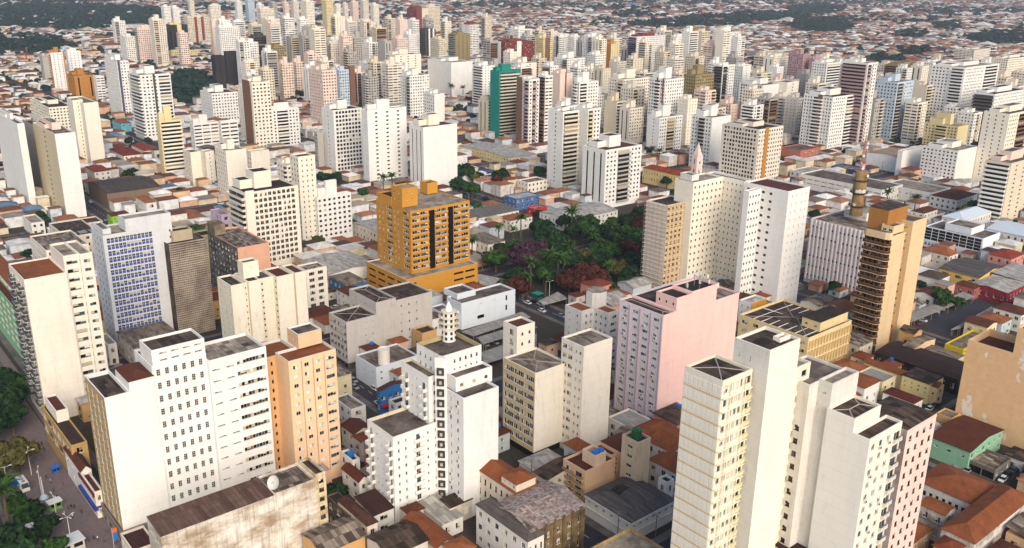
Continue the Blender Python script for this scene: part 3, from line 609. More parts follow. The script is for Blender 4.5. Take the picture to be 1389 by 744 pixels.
# cream folded tower and white folded tower
b = Bldg('apartment_tower', 'tall cream tower with folded front and many small scattered windows behind the scaffolding', 'building', 1010, 246, h=56, short='folded cream tower')
C4 = wall('ebe2d0', .3); Y1 = b.y(981); xl = b.x(941, Y1, 56); X1 = b.x(1019)
b.blk(0, X1, 0, Y1 + 10, 0, 56, C4, L=[Wn(5, 17, .26, .3, .03, .58, kind='hole')], roof=FLAT); b.blk(xl, 0, Y1, Y1 + 11, 0, 56, C4, R=[Wn(7, 16, .34, .36, kind='hole')], roof=FLATL)
b.blk(xl + 1, xl + 6, Y1 + 2, Y1 + 9, 56.01, 59, WHITED, roof=FLATD, name='penthouse'); b.done()
b = Bldg('apartment_tower', 'bright white tower with narrow paired windows and small dark openings, right of the cream one', 'building', 1070, 260, base=(1049, 428), short='bright white tower')
h = b.h; Y1 = b.y(1033); X1 = b.x(1099); xl = b.x(1017, Y1, h)
b.blk(0, X1, 0, Y1 + 9, 0, h, WHITE, R=[Wn(2, 15, .10, .32, .1, .5, kind='vent'), Wn(2, 15, .10, .32, .55, .95, kind='vent')], L=[Wn(4, 15, .42, .34, .3, .99, kind='hole')], roof=TILED)
b.blk(xl, 0, Y1, Y1 + 3, 0, h - 1.5, WHITE, R=[Wn(4, 15, .42, .36, kind='hole')], roof=FLAT); b.done()
b = Bldg('shop_building', 'small white rooftop block with one ochre end in front of the white tower', 'building', 1019, 412, h=16); b.blk(0, b.x(1040), 0, b.y(1003), 0, 16, WHITE, L=[Wn(2, 4, .2, .4)], Rm=wall('c9903a', .5), roof=SHEETW); b.done()
# telephone exchange with fins
b = Bldg('telephone_exchange', 'pale pink block ribbed with vertical fins under the telecom tower', 'building', 1179, 315, base=(1166, 404), short='finned block')
h = b.h; Y1 = b.y(1100); X1 = b.x(1232)
b.blk(0, X1, 0, Y1, 0, h, wall('d7c3c2', .35), L=[Wn(14, 6, .34, .22, .02, .98, zb=2, kind='hole', skip=.25)], R=[Wn(6, 6, .4, .3)], roof=SHEET); m = MB()
for k in range(15): y = Y1 * (k + .02) / 14.6 + .3; m.box(-.55, -.005, y - .35, y + .35, 2, h - .3, wall('e3e0df', .3))
b.part('fins', m); zh = h + 4; p = at(1160, 296, h); ex = b; bx_ = float((p - b.P)[:2] @ b.X[:2]); by_ = float((p - b.P)[:2] @ b.Y[:2])
b.blk(bx_ - 2, bx_ + 15, by_ - 7, by_ + 5, h + .01, zh, WHITED, L=[Wn(4, 1, .5, .2, zb=1)], roof=FLATL, name='equipment_room'); b.done()
tw_ = at(1161, 290, zh); H = zh - .7; t = thing('telecom_tower', 'round brown concrete telecom tower with ring platforms and dishes on the finned block', 'tower', (tw_[0], tw_[1], H)); LAND.append(('telecom tower', 1163, 240))
BR = concrete('a8895c', '6b5336'); lo, hi = 0.0, 80.0
for _ in range(40):
    md = (lo + hi) / 2; lo, hi = (md, hi) if project((tw_[0], tw_[1], H + md))[1] > 232 else (lo, md)
TH = lo; m = MB(); m.lathe([(3.1, 0), (2.7, TH * .5), (3.1, TH * .55), (3.1, TH), (0, TH)], BR, n=20); m.build('shaft', t)
for fz in (.22, .52, .80):
    m = MB(); m.lathe([(2.8, TH * fz - .9), (4.2, TH * fz), (4.2, TH * fz + .35), (2.8, TH * fz + .35)], concrete('6b4c38', '3a2a20'), n=20)
    for j in range(16): a = j * math.pi / 8; m.box(4.1 * math.cos(a) - .05, 4.1 * math.cos(a) + .05, 4.1 * math.sin(a) - .05, 4.1 * math.sin(a) + .05, TH * fz + .3, TH * fz + 1.4, FR_A)
    m.build('ring_platform', t)
for k in range(9):
    a = rnd.uniform(0, 6.28); z = TH * rnd.choice([.27, .57, .85, .92]); d = MB(); d.tube((0, 0, 0), (.4, 0, 0), .3, 1.1 if k % 2 else .8, FR_W, 14); d.build('dish', t, loc=(3.6 * math.cos(a), 3.6 * math.sin(a), z), rz=a)
m = MB(); hm = 17
for a in range(3):
    c, s_ = math.cos(a * 2.09), math.sin(a * 2.09); m.tube((1.4 * c, 1.4 * s_, TH), (.3 * c, .3 * s_, TH + hm), .12, .09, plain('red_lattice', 'b5483a', .5), 5)
for k in range(14):
    for a in range(3):
        f0, f1 = k / 14, (k + 1) / 14; r0, r1 = 1.4 - 1.1 * f0, 1.4 - 1.1 * f1; m.tube((r0 * math.cos(a * 2.09), r0 * math.sin(a * 2.09), TH + hm * f0), (r1 * math.cos(a * 2.09 + 2.09), r1 * math.sin(a * 2.09 + 2.09), TH + hm * f1), .06, .06, FR_W if k % 4 < 2 else plain('red_lattice', 'b5483a', .5), 4)
m.build('lattice_mast', t)
for k in range(7): d = MB(); d.tube((0, 0, 0), (.35, 0, 0), .25, .75, FR_W, 12); a = rnd.uniform(0, 6.28); d.build('dish', t, loc=(1.1 * math.cos(a), 1.1 * math.sin(a), TH + 1.5 + k * 2), rz=a)
# ochre balcony tower
b = Bldg('apartment_tower', 'ochre tower with rounded dark brown wraparound balconies and blank yellow side', 'building', 1210, 318, base=(1188, 480), short='brown balcony tower')
h = b.h; X1 = b.x(1229); X2 = b.x(1237); X3 = b.x(1256); Y1 = b.y(1174); OY = wall('dbc097', .35); OB = wall('b08a54', .4); BRN = wall('5a3824', .4)
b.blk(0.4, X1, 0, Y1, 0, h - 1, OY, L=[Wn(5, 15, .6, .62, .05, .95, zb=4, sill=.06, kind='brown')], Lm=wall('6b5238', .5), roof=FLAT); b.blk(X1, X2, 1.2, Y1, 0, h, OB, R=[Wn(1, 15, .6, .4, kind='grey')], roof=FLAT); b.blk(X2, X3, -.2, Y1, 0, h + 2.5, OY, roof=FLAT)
for k in range(15):
    m = MB(); r = 1.9; pts = [(.4, 0.0)]; 
    pts = [(.39, -.25)] + [(-r * math.sin(a), -.25 + r * (1 - math.cos(a))) for a in (.35, .8, 1.2, 1.57)] + [(-r, Y1 - 1.6)] + [(-r * math.cos(a), Y1 - 1.6 + r * math.sin(a)) for a in (.4, .9, 1.3)] + [(.39, Y1 + .2)]
    z = 4 + k * (h - 6) / 15; m.prism(list(reversed(pts)), z - .22, z + .02, OY, top=BRN)
    for i in range(len(pts) - 1):
        a, c = Vector((*pts[i], 0)), Vector((*pts[i + 1], 0)); m.poly([(a.x, a.y, z), (c.x, c.y, z), (c.x, c.y, z + 1.0), (a.x, a.y, z + 1.0)], BRN); m.tube((a.x, a.y, z + 1.05), (c.x, c.y, z + 1.05), .05, .05, OB, 4, cap=False)
    m.build('balcony', b.root)
m = MB(); pts2 = [(.39, -.25), (-1.1, .2), (-1.9, 1.6), (-1.9, Y1 - 1.6), (-.8, Y1), (.39, Y1 + .2)]; m.prism(list(reversed(pts2)), h - 2.3, h + .6, OY, top=FLAT); b.part('crown_band', m)
b.blk(X1 * .35, X2 + 3.5, Y1 * .40, Y1 + 1.5, h - .9, h + 8, wall('a5713a', .4), roof=SHEETD, name='water_tower', top='shed', rise=.4, ov=.1); b.blk(2.5, X1, 1, 6, h - .9, h + 2.4, OY, L=[Wn(2, 1, .6, .5, zb=.4)], roof=FLAT, name='penthouse')
for k in range(14):
    f = balcony_mesh(2.4, 1.2, .9, OY, BRN); link('balcony', f, b.root, (X3, 3.5, 4 + k * (h - 6) / 15), math.pi / 2)
b.done()
# yellow office with fins
b = Bldg('office_block', 'broad sandy yellow office block with four bands of vertical fins and dark sheet roof', 'building', 1097, 459, base=(1094, 519), short='yellow finned office')
h = b.h; X1 = b.x(1155.5); Y1 = b.y(1003); 
b.blk(0, X1, 0, Y1, 0, h, YEL, R=[Wn(14, 4, .55, .62, .02, .98, zb=.6, zt=.8, sill=.15, kind='tall')], L=[Wn(6, 4, .5, .4)], roof=SHEETD, par=1.0); m = MB(); fh = (h - 1.4) / 4
for k in range(15):
    x = X1 * (.02 + .96 * k / 14); 
    for j in range(4): m.box(x - .16, x + .16, -.6, -.005, .8 + fh * j, .6 + fh * (j + .8), wall('d9b877', .4))
b.part('fins', m); b.blk(X1 * .35, X1, 2, 10, h - .8, h + 3.2, YEL, L=[Wn(2, 1, .35, .4, zb=.8, kind='grey')], roof=FLATD, name='penthouse', top='hip', rise=1, ov=.3)
m = MB(); WL = plain('roof_flashing', 'd5d2cb', .6)
for k in range(7): y = 3 + k * (Y1 - 5) / 7; m.box(1.2, X1 - 1.5, y, y + .35, h - .95, h - .55, WL)
m.box(X1 * .5, X1 * .5 + .4, 11, Y1 - 1, h - .94, h - .5, WL); b.part('roof_ridges', m); b.done()
# beige double tower on the right
b = Bldg('apartment_tower', 'tallest beige tower in the foreground with panelled side and blank cream slab rising higher', 'building', 980.6, 517.6, h=68, short='beige double tower')
h = 68; Y1 = b.y(929); X1 = b.x(1021); PA = wall('e2dccd', .3); BE2 = wall('e6ddc6', .35)
b.blk(0, X1, 0, Y1, 0, h, BE2, R=[Wn(1, 21, .55, .6, .03, .25, zb=2, kind='two'), Wn(3, 21, .7, .55, .28, .72, zb=2, kind='shut'), Wn(1, 21, .8, .6, .76, .99, zb=2, kind='hole')], Lm=PA, roof=SHEETD); m = MB(); fh = (h - 3) / 21
for j in range(21):
    m.box(-.14, -.005, .1, Y1 - .1, 2 + fh * j - .12, 2 + fh * j + .14, wall('cdb384', .4))
    for k in range(8): y = Y1 * (k + .5) / 8; m.box(-.09, -.005, y - .5, y + .5, 2 + fh * j + .5, 2 + fh * (j + 1) - .5, wall('e6e0d2', .2))
b.part('panel_cladding', m); m = MB()
for j in range(21):
    z = 2 + fh * j; m.box(.1, X1 - .1, -.55, -.005, z - .12, z + .12, BE2)
    for x in (.25, .74): m.box(X1 * x - .15, X1 * x + .15, -.62, -.56, z, z + fh, BE2)
b.part('floor_ledges', m); zh = 74.0; XH = X1 + .4
for _ in range(8): YH = -b.y(1045, XH, zh); zh = b.z(476, XH, -YH)
XE = b.x(1086, -YH, zh); CR = wall('ece5d4', .3)
b.blk(XH, XE, -YH, Y1 * .55, 0, zh, CR, L=[Wn(1, 3, .18, .3, .42, .6, zb=zh - 14, kind='grey'), Wn(1, 2, .14, .25, .75, .9, zb=zh - 9, kind='grey')], Lm=WHITED, roof=SHEETD); b.blk(XE * .55 + XH * .45, XE - 1.2, -YH + 1.8, -YH + 3.6, zh - .69, zh + .6, CR, name='roof_hatch')
for j in range(20): m = MB(); m.prism([(X1 - 1.7, -.02), (X1 - 1.4, -.5), (X1 - .2, -.5), (XH - .02, -.2), (XH - .02, -.02)], 0, .9, wall('d6cfa6', .3)); b.part('bay_balcony', m, loc=(0, 0, 2.5 + fh * j))
XF = b.x(1098, 1, h - 4); b.blk(XE + .05, XF, -YH + 4, Y1 * .5, 0, h - 5, BE2, R=[Wn(2, 20, .6, .5, zb=2, kind='shut')], roof=FLATL); b.done()
# white and pink pair on the right
b = Bldg('apartment_block', 'grey shaded white wing with dark square windows between the beige and white towers', 'building', 1113, 557, h=46)
b.blk(0, 9, 0, b.y(1080), 0, 46, WHITED, L=[Wn(2, 14, .42, .45, .04, .6, kind='brown'), Wn(1, 14, .3, .4, .65, .97, kind='brown')], roof=FLATL); b.done()
b = Bldg('apartment_block', 'white block with a large blank left wall and stepped dark roofs at lower right', 'building', 1180, 597, h=51, short='stepped white block')
h = 51; ya = b.y(1157); X1 = b.x(1224.5); zb2 = h + 3.4; yb = b.y(1122, 0, zb2); OFF = wall('e9e2d2', .3)
RW_ = [Wn(3, 15, .45, .45, .02, .72, zb=2, kind='two', ac=.2), Bal(.76, .99, 14, zb=3, dep=.7, ph=.8, mt=OFF, rail=FR_W, door=.85)]
b.blk(0, X1, 0, ya, 0, h, OFF, R=RW_, Lm=WHITE, roof=SHEETD); b.blk(0, X1 - 3, ya, yb, 0, zb2, OFF, R=[], Lm=WHITE, roof=SHEETD)
zc = b.z(541, 2, yb); b.blk(1, X1 - 2, yb, yb + 3.5, 0, h + 9, WHITED, L=[Wn(1, 1, .3, .1, zb=h + 5)], roof=FLATL); b.blk(-2.5, X1 - 2, yb + 3.5, yb + 14, 0, h + 8.5, WHITED, L=[Wn(2, 14, .42, .42, .05, .6, zb=2, zt=10, kind='brown'), Wn(1, 14, .35, .4, .65, .95, zb=2, zt=10, kind='brown')], roof=sheetroof('8f7f72', '4a3c34', 3, 3), name='wall'); b.done()
b = Bldg('apartment_block', 'pale pink block with four columns of brown windows joined to the stepped white block', 'building', 1231, 585, h=49)
X1 = b.x(1271); PK = wall('e6cabf', .4)
b.blk(0, X1, 0, 12, 0, 49, PK, R=[Wn(4, 14, .38, .42, .03, .97, zb=2, kind='brown')], Lm=concrete('a99c98', '6e6260'), roof=SHEETD, top='hip', rise=1.2, ov=-.1); b.done()
# peeling peach slab at the right edge
b = Bldg('apartment_block', 'peach slab at the right edge with peeling white patches and tiny vents', 'building', 1313.6, 460.8, base=(1294.4, 578), short='peeling peach slab')
h = b.h; PE = peeled('e4bb8c', 'e4d9cb'); yn = b.y(1460); yt = b.y(1374); RWP = [Wn(4, 13, .06, .1, .05, .6, zb=3, kind='vent')]
b.blk(0, 16, yt, 0, 0, h, PE, L=[Wn(2, 14, .07, .09, .25, .5, zb=3, kind='vent'), Wn(2, 14, .07, .09, .7, .95, zb=3, kind='vent')], roof=TILED, par=2.6); b.blk(0, 16, yn, yt, 0, h + 9, PE, L=[Wn(3, 16, .06, .09, .3, .95, zb=3, kind='vent')], roof=TILED); b.done()
# orange building on its podium
pod = Bldg('parking_podium', 'broad orange parking podium with long dark slots under the orange tower', 'building', 551, 380, h=14.5)
X1 = pod.x(648); Y1 = pod.y(497)
pod.blk(0, X1, 0, Y1, 0, 14.5, OR, L=[Wn(4, 4, .78, .32, .02, .98, zb=.5, kind='hole')], R=[Wn(1, 4, .9, .32, .02, .14, zb=.5, kind='hole'), Wn(2, 4, .85, .32, .64, .97, zb=.5, kind='hole')], roof=FLATL, par=.5, trim=wall('d8ccbb', .4)); pod.done()
p = at(556.5, 371, 14.5); dd = ray(556.5, 287); D = math.hypot(p[0], p[1]); hh = CAMH + dd[2] * D / math.hypot(dd[0], dd[1])
b = Bldg('apartment_tower', 'bright orange tower with balcony windows and two black vertical stripes on its podium', 'building', 556.5, 287, h=hh, short='orange tower', z0=0)
X1 = b.x(637); Y1 = b.y(510); h = b.h
G = lambda a, c, n, kind='three': Wn(n, 10, .88, .50, a, c, zb=1.0, zt=.8, sill=.34, kind=kind, ac=.2)
b.blk(0, X1, 0, Y1, 14.05, h, OR, R=[G(.02, .29, 2), G(.40, .61, 2), G(.715, .98, 2)], L=[G(.04, .22, 1), Wn(2, 10, .25, .4, .3, .5, zb=1.0, kind='two'), G(.52, .70, 1), Wn(2, 10, .25, .4, .74, .96, zb=1.0, kind='two')], roof=FLATL, par=.4); m = MB()
for a, c in ((.30, .395), (.62, .71)): m.box(X1 * a, X1 * c, -.10, -.004, 14.6, h - 1.2, plain('black_stripe', '17130f', .4))
b.part('black_stripe', m); m = MB(); fh = (h - 14.05 - 1.8) / 10
for j in range(10):
    for a, c in ((.01, .30), (.395, .62), (.71, .99)): m.box(X1 * a, X1 * c, -.45, -.004, 15.05 + fh * j, 15.05 + fh * j + fh * .30, OR)
b.part('balcony_fronts', m); b.blk(0.5, 9, Y1 * .25, Y1 * .55, h + .01, h + 9, OR, L=[Wn(2, 2, .2, .25, .1, .9, zb=2)], R=[Wn(2, 2, .2, .2, .1, .9, zb=2)], roof=FLATL, name='lift_tower'); b.blk(.3, 7, Y1 * .55, Y1 - 1, h + .01, h + 3.4, OR, roof=FLATD, name='penthouse')
b.blk(X1 - 9, X1 - 3, Y1 * .75, Y1 - 1, h + .01, h + 5.5, OR, roof=FLATL, name='penthouse'); b.done()
# white box and concrete blocks
b = Bldg('commercial_building', 'bluish white windowless box with one dark square opening beside the covered car park', 'building', 626, 412, base=(627, 448), short='white box')
WB = wall('d9dee2', .25); b.blk(0, b.x(699), 0, b.y(606), 0, b.h, WB, R=[Wn(2, 1, .3, .1, .25, .7, zb=b.h * .75, kind='band'), Wn(1, 1, .9, .35, .28, .42, zb=1.5, zt=b.h * .5, kind='hole'), Wn(1, 2, .6, .5, .80, .86, zb=2, kind='hole')], roof=FLAT, par=.8)
b.blk(-7, -0.02, 2, 14, 0, b.h - 4, WB, R=[Wn(1, 1, .4, .3)], roof=FLAT); b.blk(2, 12, b.y(606) - 5, b.y(606) + 5, b.h - .5, b.h + 2.2, WB, roof=FLAT, name='penthouse'); b.done()
b = Bldg('office_block', 'raw concrete block with five bands of grey windows in front of the orange podium', 'building', 469.6, 437.6, base=(476, 503), short='concrete block')
CG = wall('bdb6af', .5); h = b.h; X1 = b.x(512); Y1 = b.y(446)
b.blk(0, X1, 0, Y1, 3, h, CG, L=[Wn(5, 5, .85, .5, .02, .98, zb=.8, kind='grey')], R=[Wn(2, 5, .18, .25, .5, .95, kind='two')], roof=SHEETD); b.blk(.5, X1 - .1, .8, Y1 - .2, 0, 2.98, concrete('6b645e'), L=[Wn(4, 1, .7, .6, zb=.1, kind='hole')], roof=FLATD); zt = b.z(411, X1, 1)
b.blk(X1, b.x(537, 1, zt), 1, Y1 + 8, 0, zt, CG, L=[Wn(3, 6, .2, .25, .3, .95, kind='two')], roof=SHEETD); xq = b.x(537, 1, zt); b.blk(xq, b.x(586, 3, h), 3, Y1 + 6, 0, zt - 2, CG, R=[Wn(3, 5, .2, .3, .1, .7, kind='two')], roof=SHEETD); b.done()
b = Bldg('commercial_building', 'low white commercial hall with tan sheet roof and round cream tank left of the hotel', 'building', 510, 499, h=9.5)
X1 = b.x(567); Y1 = b.y(482); b.blk(0, X1, 0, Y1, 0, 9.5, WB, L=[Wn(3, 2, .2, .2)], R=[Wn(4, 2, .2, .25, kind='two')], roof=SHEETL, par=.6); m = MB(); m.lathe([(2.2, 0), (2.2, 7), (1.9, 7), (1.9, 6.6), (0, 6.6)], CREAM, (5, 2.5, 8), 16); b.part('round_tank', m); b.done()
# ------------------------------------------------------------------ the towers further back: near top corner, left and right roof ends, height (or base point), colour, how each visible side is opened
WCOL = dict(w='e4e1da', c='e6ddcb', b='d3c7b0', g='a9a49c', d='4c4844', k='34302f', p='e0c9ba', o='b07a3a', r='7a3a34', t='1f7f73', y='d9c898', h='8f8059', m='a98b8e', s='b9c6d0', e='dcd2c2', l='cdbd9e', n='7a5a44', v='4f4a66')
TOW = []
def fz(code, n, fl, bal):
    if code == 'P': return [Wn(n, fl, .50, .46)]
    if code == 'S': return [Wn(1, fl, .30, .38, .35, .65, kind='hole')]
    if code == 'D': return [Wn(3, fl, .22, .36, .08, .92, kind='hole')]
    if code == 'H': return [Wn(max(2, n // 2), fl, .86, .40)]
    if code == 'G': return [Wn(n, fl, .72, .62, .06, .94)]
    if code == 'V': return [Wn(max(2, n // 2), 1, .26, .97, .06, .94, zb=4, zt=2, sill=.01, kind='hole')] + []
    if code == 'B': return [Wn(max(1, n // 3), fl, .5, .46, .02, .31), Bal(.33, .67, fl, dep=1.5, ph=.9, mt=bal, door=.95), Wn(max(1, n // 3), fl, .5, .46, .69, .98)]
    if code == 'F': return [Bal(.03, .97, fl, dep=1.6, ph=1.05, mt=bal, door=.92)]
    if code == 'C': return [Bal(.04, .40, fl, dep=1.4, ph=.9, mt=bal, door=.95), Wn(max(1, n // 2), fl, .5, .46, .46, .97)]
    if code == 'E': return [Wn(max(1, n // 2), fl, .5, .46, .03, .54), Bal(.58, .97, fl, dep=1.4, ph=.9, mt=bal, door=.95)]
    return []
def tower(cx, ty, lx, rx, hh, col, Lc, Rc, desc, pent=3.5, pcol=None, bal=None, stripe=None, name='apartment_tower', fh=3.1, lcol=None, roof=None):
    if cx is None:
        phi = math.atan((lx + rx) / 2 / PF - PW / 2 / PF); a = abs(math.sin(phi + .6955)); c = abs(math.sin(.8755 - phi)); cx = lx + (rx - lx) * a / (a + c)
    det = False
    b = Bldg(name, desc, 'building', cx, ty, **(dict(base=hh) if isinstance(hh, tuple) else dict(h=hh)), detail=det)
    if b.dist < 480: b.detail = True
    h = b.h; X1 = max(4, b.x(rx)); Y1 = max(4, b.y(lx)); fl = max(2, int(h / fh)); mt = wall(WCOL[col], rnd.choice([.25, .35, .45])); bm = wall(WCOL[bal], .3) if bal else None
    kw = dict(roof=roof or rnd.choice([FLAT, FLATD, FLATL, SHEET, TILED]), par=.9)
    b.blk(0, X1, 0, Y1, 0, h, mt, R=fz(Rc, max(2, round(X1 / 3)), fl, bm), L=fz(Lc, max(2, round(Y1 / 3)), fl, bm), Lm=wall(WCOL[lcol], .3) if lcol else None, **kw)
    if stripe:
        m = MB(); sm = wall(WCOL[stripe[0]], .25)
        for side, a, c in stripe[1]:
            if side == 'R': m.box(X1 * a, X1 * c, -.3, -.005, 2, h + .8, sm)
            else: m.box(-.3, -.005, Y1 * a, Y1 * c, 2, h + .8, sm)
        b.part('coloured_stripe', m)
    if pent:
        px0, px1 = (.28, .72) if pent < 6 else (.3, .62); pm = wall(WCOL[pcol], .3) if pcol else mt
        b.blk(X1 * px0, X1 * px1, Y1 * .35, Y1 * .8, h - .5, h + pent, pm, roof=kw['roof'], name='penthouse', par=.4)
        b.blk(X1 * .08, X1 * px0 - .05, Y1 * .5, Y1 * .9, h - .5, h + pent * .5, pm, roof=FLATD, name='penthouse', par=.3)
    b.done(); TOW.append((b.root, desc, cx, ty + 12, b.dist)); return b
T = tower
# left edge and upper left
T(23, 168, -8, 29, (38, 284), 'w', 'N', 'N', 'tall blank white slab with one slit of small windows', bal='g'); T(48, 172, 30, 60, (62, 270), 'g', 'N', 'S', 'shaded grey slab wing beside tall white blank slabs', pent=0)
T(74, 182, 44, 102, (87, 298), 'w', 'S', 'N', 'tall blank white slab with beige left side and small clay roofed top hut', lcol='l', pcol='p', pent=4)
T(113, 140, 92, 133, (120, 228), 'c', 'S', 'N', 'cream slab pair with dark slot between two blank walls', pent=0); T(98, 136, 90, 112, (108, 226), 'c', 'N', 'S', 'narrow cream slab with vertical row of little windows', pent=0)
T(66, 146, 40, 98, (70, 182), 'c', 'H', 'P', 'low wide cream block with ribbon windows', fh=3.3)
T(216, 164, 211, 246, (224, 246), 'y', 'S', 'F', 'cream yellow tower with rounded white balconies', bal='c', pent=9)
T(262, 168, 257, 296, (268, 208), 'w', 'P', 'H', 'bright white twin block with dark ribbon windows', pent=6); T(299, 165, 297, 322, 34, 'w', 'P', 'H', 'white block with short dark window bands', pent=0)
T(258, 207, 248, 272, (264, 255), 'c', 'P', 'N', 'small cream block with one blank white side', pent=0); T(278, 206, 272, 290, 26, 'c', 'S', 'S', 'small dull cream block with flat dark roof', pent=0)
T(306, 205, 291, 334, (312, 272), 'c', 'P', 'N', 'cream tower with windowed left side and blank right side', pent=6); T(340, 206, 334, 365, 38, 'e', 'P', 'N', 'peach cream slab with single blank wall', pent=0)
T(332, 262, 308, 404, (338, 372), 'c', 'F', 'G', 'broad cream tower with grid of wide windows and brown balconies', bal='e', pent=8, stripe=('c', [('R', .0, .16)]))
T(389, 224, 375, 402, (394, 300), 'c', 'C', 'P', 'cream wing with pale blue rooftop tank', pent=3); T(404, 213, 393, 427, (408, 335), 'c', 'P', 'D', 'tall cream slab with tiny dark windows along one side', pent=0)
T(430, 268, 426, 476, (434, 333), 'w', 'P', 'P', 'white tower with wide terrace top and scattered small windows', pent=8, name='apartment_tower')
T(360, 150, 359, 405, (362, 206), 'w', 'S', 'B', 'white tower with pale balconies down the middle of its front', pent=5); T(341, 112, 327, 366, 58, 'c', 'V', 'P', 'beige tower with a dark brown band on the left', bal='n', stripe=('n', [('L', .2, .9)]))
T(287, 127, 271, 322, (290, 170), 'w', 'P', 'P', 'white cluster block with rooftop boxes', pent=6); T(330, 118, 322, 345, 48, 'c', 'S', 'C', 'cream tower with stacked dark balconies', bal='d')
T(158, 83, 141, 174, (168, 160), 'w', 'P', 'P', 'white tower with dark blue vertical stripe', stripe=('v', [('R', .05, .25)]), pent=5); T(190, 102, 174, 231, (200, 192), 'w', 'F', 'E', 'large white tower with wedge shaped dark balconies', bal='w', pent=6, stripe=('d', [('R', .40, .47)]))
T(68, 72, 66, 87, (74, 127), 'w', 'F', 'D', 'white tower with ochre edge', bal='o', stripe=('o', [('R', .88, .99)]), pent=6, pcol='o'); T(91, 70, 88, 109, 46, 'w', 'N', 'D', 'plain white tower next to ochre edged tower', pent=3); T(57, 77, 53, 67, 34, 'g', 'V', 'N', 'small grey white striped block', pent=0)
T(100, 103, 91, 128, (106, 137), 'o', 'P', 'V', 'ochre brown stepped tower beside the ochre edged one', pent=6, stripe=('o', [('R', .4, .6)])); T(130, 104, 126, 141, 30, 'w', 'P', 'H', 'small white block with dark windows behind ochre tower', pent=0)
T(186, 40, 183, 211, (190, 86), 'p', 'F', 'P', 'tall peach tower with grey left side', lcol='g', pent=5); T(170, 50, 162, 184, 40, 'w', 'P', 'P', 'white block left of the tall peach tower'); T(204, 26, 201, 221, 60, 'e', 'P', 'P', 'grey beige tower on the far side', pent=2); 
T(156, 35, 149, 201, 14, 'w', 'N', 'G', 'long low white slab in front of the dark wood', pent=0); T(232, 34, 225, 254, (236, 70), 'k', 'P', 'V', 'black tower with yellow core', stripe=('y', [('R', .35, .62)]), pent=6, pcol='y'); T(254, 24, 249, 284, (260, 62), 'b', 'P', 'P', 'beige tower with dark red stripes', stripe=('r', [('R', .3, .42), ('R', .6, .72)])); T(287, 28, 284, 298, 60, 'p', 'P', 'S', 'coral pink tower among beige ones', pent=3)
T(297, 37, 291, 325, 55, 'w', 'P', 'P', 'whitish grey tower right of coral tower', pent=5); T(324, 56, 319, 338, 60, 'w', 'P', 'C', 'white tower with grey balconies', bal='g'); T(344, 50, 337, 366, (352, 108), 'd', 'P', 'F', 'dark grey unfinished tower with open floors', bal='d', pent=4); T(370, 64, 360, 388, (376, 120), 'h', 'C', 'P', 'dark olive tower with pale left edge', bal='w', pent=3)
T(291, 76, 286, 304, 56, 'k', 'N', 'S', 'black tower with narrow window row', pent=0); T(306, 70, 303, 321, (310, 119), 'k', 'S', 'N', 'black brown tower with blank side', pent=0); T(232, 70, 228, 268, (236, 83), 'y', 'P', 'P', 'wide low yellow cream block', pent=3)
T(222, 9, 218, 231, 64, 'w', 'P', 'P', 'white far twin tower on the left'); T(234, 10, 231, 243, 62, 'w', 'P', 'P', 'white far twin tower on the right'); T(257, 1, 254, 263, 62, 'e', 'P', 'P', 'grey beige far tower near top edge'); T(285, 8, 282, 299, 70, 'e', 'P', 'P', 'tall grey beige far tower above coral tower')
# centre left
T(437, 96, 418, 456, (440, 175), 'p', 'P', 'P', 'pinkish cream tower with wide brown windows', pent=5); T(430, 180, 426, 438, 32, 'g', 'H', 'N', 'narrow grey brown block beside wide white slab', pent=0)
T(452, 150, 436, 491, (455, 240), 'w', 'S', 'G', 'wide white slab with a grid of glazed windows', pent=6, roof=FLATD); T(498, 150, 490, 551, (500, 253), 'w', 'S', 'D', 'wide white slab with rows of little dark windows', pent=6)
T(574, 173, 555, 620, (582, 262), 'w', 'V', 'N', 'white tower with black vertical stripes and blank right wall', pent=7, pcol='c', roof=TILED); T(556, 103, 543, 582, (560, 166), 'w', 'C', 'P', 'white tower with grey balcony corner', bal='g', pent=6); T(589, 128, 575, 603, 40, 'w', 'P', 'N', 'white tower with pale blank right end', pent=3)
T(460, 95, 453, 473, 48, 's', 'P', 'P', 'pale bluish white tower left of brown slab', pent=3); T(474, 90, 472, 481, 48, 'n', 'N', 'N', 'narrow brown slab beside pale bluish tower', pent=0); T(500, 86, 486, 513, (504, 134), 'w', 'P', 'P', 'white tower with dark blue right edge', stripe=('v', [('R', .7, .99)]), pent=2)
T(522, 56, 513, 531, 60, 'g', 'N', 'V', 'tall grey beige tower of vertical bands', pent=2); T(536, 75, 523, 571, 48, 'c', 'E', 'D', 'cream tower with narrow balcony strip on left', bal='c', pent=6); T(424, 37, 409, 440, 62, 'b', 'P', 'H', 'beige tower with white ribbon windows', pent=2); T(452, 54, 440, 478, 55, 'w', 'P', 'B', 'white tower with red brown right edge', stripe=('r', [('R', .86, .99)]), pent=4)
T(491, 30, 479, 512, 66, 'e', 'H', 'P', 'tall tower with ochre brown vertical wall', stripe=('o', [('R', .1, .3)]), pent=4); T(503, 40, 497, 513, 48, 'w', 'P', 'P', 'white block half hidden behind ochre brown wall tower', pent=0); T(353, 12, 349, 372, 66, 'e', 'H', 'P', 'far beige tower with brown base'); T(362, 26, 354, 380, 60, 'c', 'P', 'P', 'far cream tower with square windows')
T(415, 2, 407, 426, 82, 'c', 'P', 'P', 'tall cream far tower near top edge'); T(442, 1, 436, 452, 78, 'y', 'P', 'P', 'pale yellow far tower near top edge')
